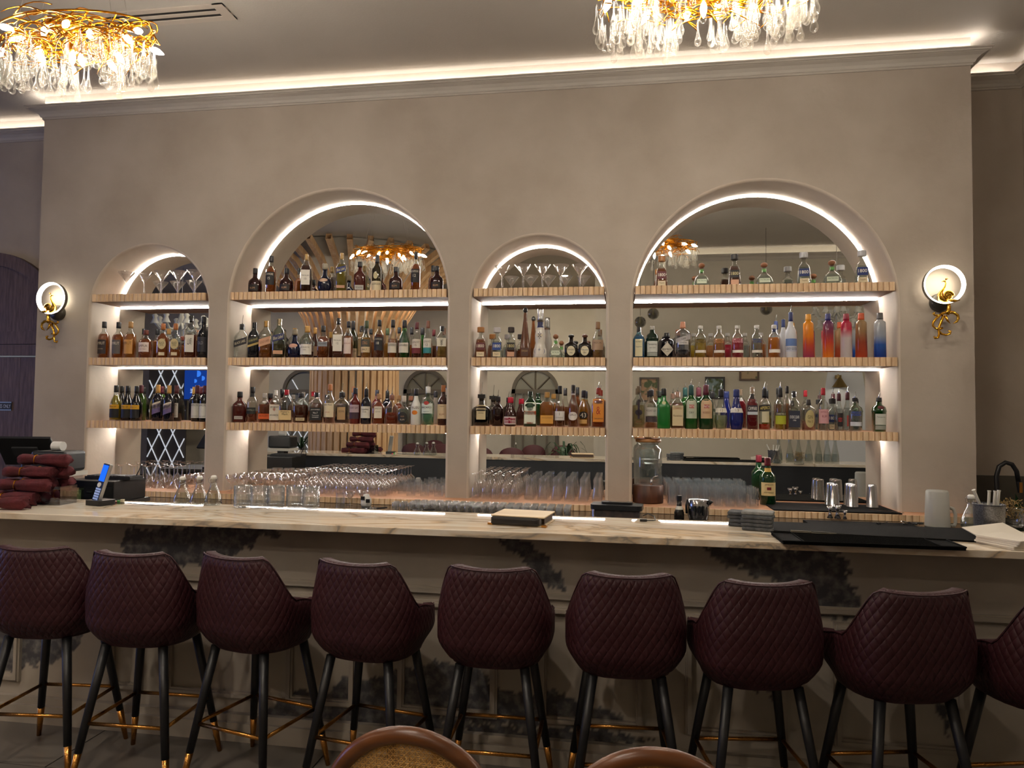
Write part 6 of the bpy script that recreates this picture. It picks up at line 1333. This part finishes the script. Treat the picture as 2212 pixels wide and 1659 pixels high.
# dining tables, chairs, plants, pendants
TT = plain('#3a241c', .35); BUR = plain('#43161d', .7)
def table(x, y, lb):
    t = thing('dining_table', 'dark dining table in the room behind, '+lb, 'table', (x, y, 0)); bevel(MB().box(-.6, .6, -.38, .38, .72, .755).obj('top', TT, t)); MB().lathe([(.3, 0), (.3, .02), (.05, .04), (.045, .72)], 16).obj('pedestal', BLK, t, smooth=True)
def dchair(x, y, rz, lb):
    t = thing('dining_chair', 'burgundy upholstered dining chair, '+lb, 'chair', (x, y, 0), rz, 'burgundy dining chairs'); MB().rbox(-.24, .24, -.22, .22, .38, .48, .06).obj('seat', BUR, t)
    v = []; f = []; n = 10
    for k in range(n+1):
        a = PI*(k/n); X = -.25*math.cos(a)
        for z in (.42, .72+.26*math.sin(a)**.6):
            for y_ in (-.24-.05*math.sin(a), -.18-.05*math.sin(a)): v.append((X, y_, z))
    for k in range(n): i = k*4; j = i+4; f += [(i, j, j+2, i+2), (i+1, i+3, j+3, j+1), (i+2, j+2, j+3, i+3), (i, i+1, j+1, j)]
    MB().add(v, f).obj('backrest', BUR, t, smooth=True)
    for sx in (-1, 1):
        for sy in (-1, 1): MB().tube([(sx*.19, sy*.17, .39), (sx*.22, sy*.2, 0)], [.016, .01], 6).obj('leg', BLK, t)
for i, (x, y) in enumerate(((-2.35, -7.6), (-3.95, -8.6), (-1.5, -8.9))):
    lb = ('nearest the corner', 'in the middle', 'by the far window')[i]; table(x, y, lb)
    for sx in (-.3, .3): dchair(x+sx, y+.62, PI, 'bar side of the table %s, %s seat' % (lb, 'inner' if sx < 0 else 'outer')); i == 1 and dchair(x+sx, y-.55, 0, 'far side of the table %s, %s seat' % (lb, 'inner' if sx < 0 else 'outer'))
    swing((x+.25, y, .756), .28, 'clear swing-top water bottle on the dining table '+lb, None, 0, .9)
POT = plain('#7a756c', .7)
def palm(x, y, lb, seed):
    t = thing('potted_palm', 'potted palm with long arching leaves, '+lb, 'plant', (x, y, 0)); t.scale = (.75, .75, 1.); MB().lathe([(.16, 0), (.2, .3), (.22, .6), (.2, .6), (.18, .56), (0, .56)], 18).obj('pot', POT, t, smooth=True); rn = random.Random(seed)
    MB().tube([(0, 0, .5), (.02, 0, .85)], [.03, .02], 8).obj('stem', plain('#4a3a28', .8), t)
    for k in range(26):
        a = rn.uniform(0, 6.28); L = rn.uniform(.45, .75); up = rn.uniform(.25, .7); d = Vector((math.cos(a), math.sin(a), 0)); n = Vector((-d.y, d.x, 0)); v = []; f = []
        for q in range(7):
            u = q/6; c = d*L*u*.9+Vector((0, 0, .8+up*u*1.2-up*1.1*u*u*u)); w_ = .028*math.sin(PI*min(1, .15+u*.85)); v += [c+n*w_, c-n*w_]
        for q in range(6): f.append((2*q, 2*q+1, 2*q+3, 2*q+2))
        MB().add(v, f).obj('leaf', LEAFM, t)
a = rf(1228, 965, -6.75); palm(a.x-.05, -6.5, 'near the corner of the rear wall', 1)
a = rf(650, 960, -7.9); palm(a.x, -7.9, 'beside the slatted column', 2)
SMK = glass('#b4b4ae', .85, .9, .03)
for i, (x, y) in enumerate(((1383, 696), (1411, 678), (1364, 655), (1655, 668))):
    a = rf(x, y, -4.7); t = thing('glass_pendant', 'smoked glass globe pendant lamp, %s of four seen in the fourth mirror' % ORD[i], 'pendant lamp', a, 0, 'smoked glass pendants')
    MB().lathe([(.09*math.cos(q)+.001, .09*math.sin(q)) for q in [-1.5+3*k/10 for k in range(11)]], 16).obj('globe', SMK, t, smooth=True); MB().tube([(0, 0, .09), (0, 0, ZC-a.z-.01)], .003, 5).obj('cord', BLK, t); MB().lathe([(0, -.03), (.02, 0), (.01, .04), (.012, .09), (0, .1)], 10).obj('bulb', plain('#e8d9b0', .2), t, smooth=True)
WG = glass('#ffffff', .8, .8, .05, .35, '#e8e6dc')
def white_chandelier(loc, s, label, n=8):
    t = thing('crystal_chandelier', label, 'chandelier', loc, 0, 'white glass chandeliers'); t.scale = (s, s, s)
    MB().lathe([(.0, -.3), (.05, -.25), (.02, -.15), (.07, -.05), (.03, .1), (.05, .25), (.015, .4)], 14).obj('column', WG, t, smooth=True); MB().tube([(0, 0, .4), (0, 0, (ZC-loc[2])/s-.01)], .006, 6).obj('chain', SILV, t)
    arm = MB().tube([(.03, 0, -.05), (.15, 0, -.2), (.32, 0, -.18), (.42, 0, -.05), (.38, 0, .03)], [.02, .022, .022, .02, .015], 8).me(True); arm.materials.append(WG)
    bell = MB().lathe([(.07, -.1), (.045, -.05), (.03, 0), (.05, .03), (.02, .06)], 12, cap0=False).me(True); bell.materials.append(WG)
    for k in range(n):
        o = link('arm', arm, None, t); o.rotation_euler = (0, 0, 2*PI*k/n); link('glass_bell', bell, None, o, (.40, 0, .0)); link('glass_bell', bell, None, o, (.32, 0, -.26))
a = rf(1808, 668, -4.4); white_chandelier((a.x, -4.4, a.z), .75, 'white glass chandelier near the alcove, seen in the fourth mirror')
a = rf(392, 690, -6.6); white_chandelier((a.x, -6.6, a.z), 1.2, 'white glass chandelier seen in the first mirror')
# water bottles at the far end of the bar, outside the frame but mirrored
for i, x in enumerate((1682, 1706, 1725, 1747, 1768, 1787, 1804)):
    a = rf(x, 1003, -2.30+.04*(i % 2)); swing((a.x, a.y, BZ+.001), .33, 'large clear water bottle, %s in the row at the bar end' % ORD[i], 'water bottles at the bar end', 1, .95)
# glowing street window added out of view to cast cool light at left
t = tag(thing('window_4', 'added glowing street window casting cool blue light, out of view', None, (-12.98, -2.6, 0)), kind='structure')
MB().box(0, .02, -1.6, 1.6, .8, 3.4).obj('pane', emis('#8fa8ff', 5.), t)
for y in (-1.62, -.55, .52, 1.6): MB().box(0, .06, y-.03, y+.03, .75, 3.45).obj('glazing_bar', FRW, t)
# recessed lights added to brighten the dining room and the bar front
for i, (x, y) in enumerate(((-2.3, -7.4), (-7.4, -5.0), (-7.8, -7.4), (-1.6, -4.6), (-1.2, -8.2), (-2.2, -5.4), (-7.6, -6.2))):
    t = thing('added_recessed_light', 'added recessed ceiling light brightening the dining room, %s' % ORD[i], 'ceiling light', (x, y, ZC-.012), 0, 'added recessed ceiling lights')
    MB().lathe([(.06, 0), (.085, 0), (.085, .011), (.06, .011)], 20, cap0=False, cap1=False).obj('trim_ring', plain('#d8d4cc', .5), t); MB().lathe([(0, .006), (.06, .006), (.06, .010), (0, .010)], 20).obj('lens', emis('#fff2e0', 1000.), t)
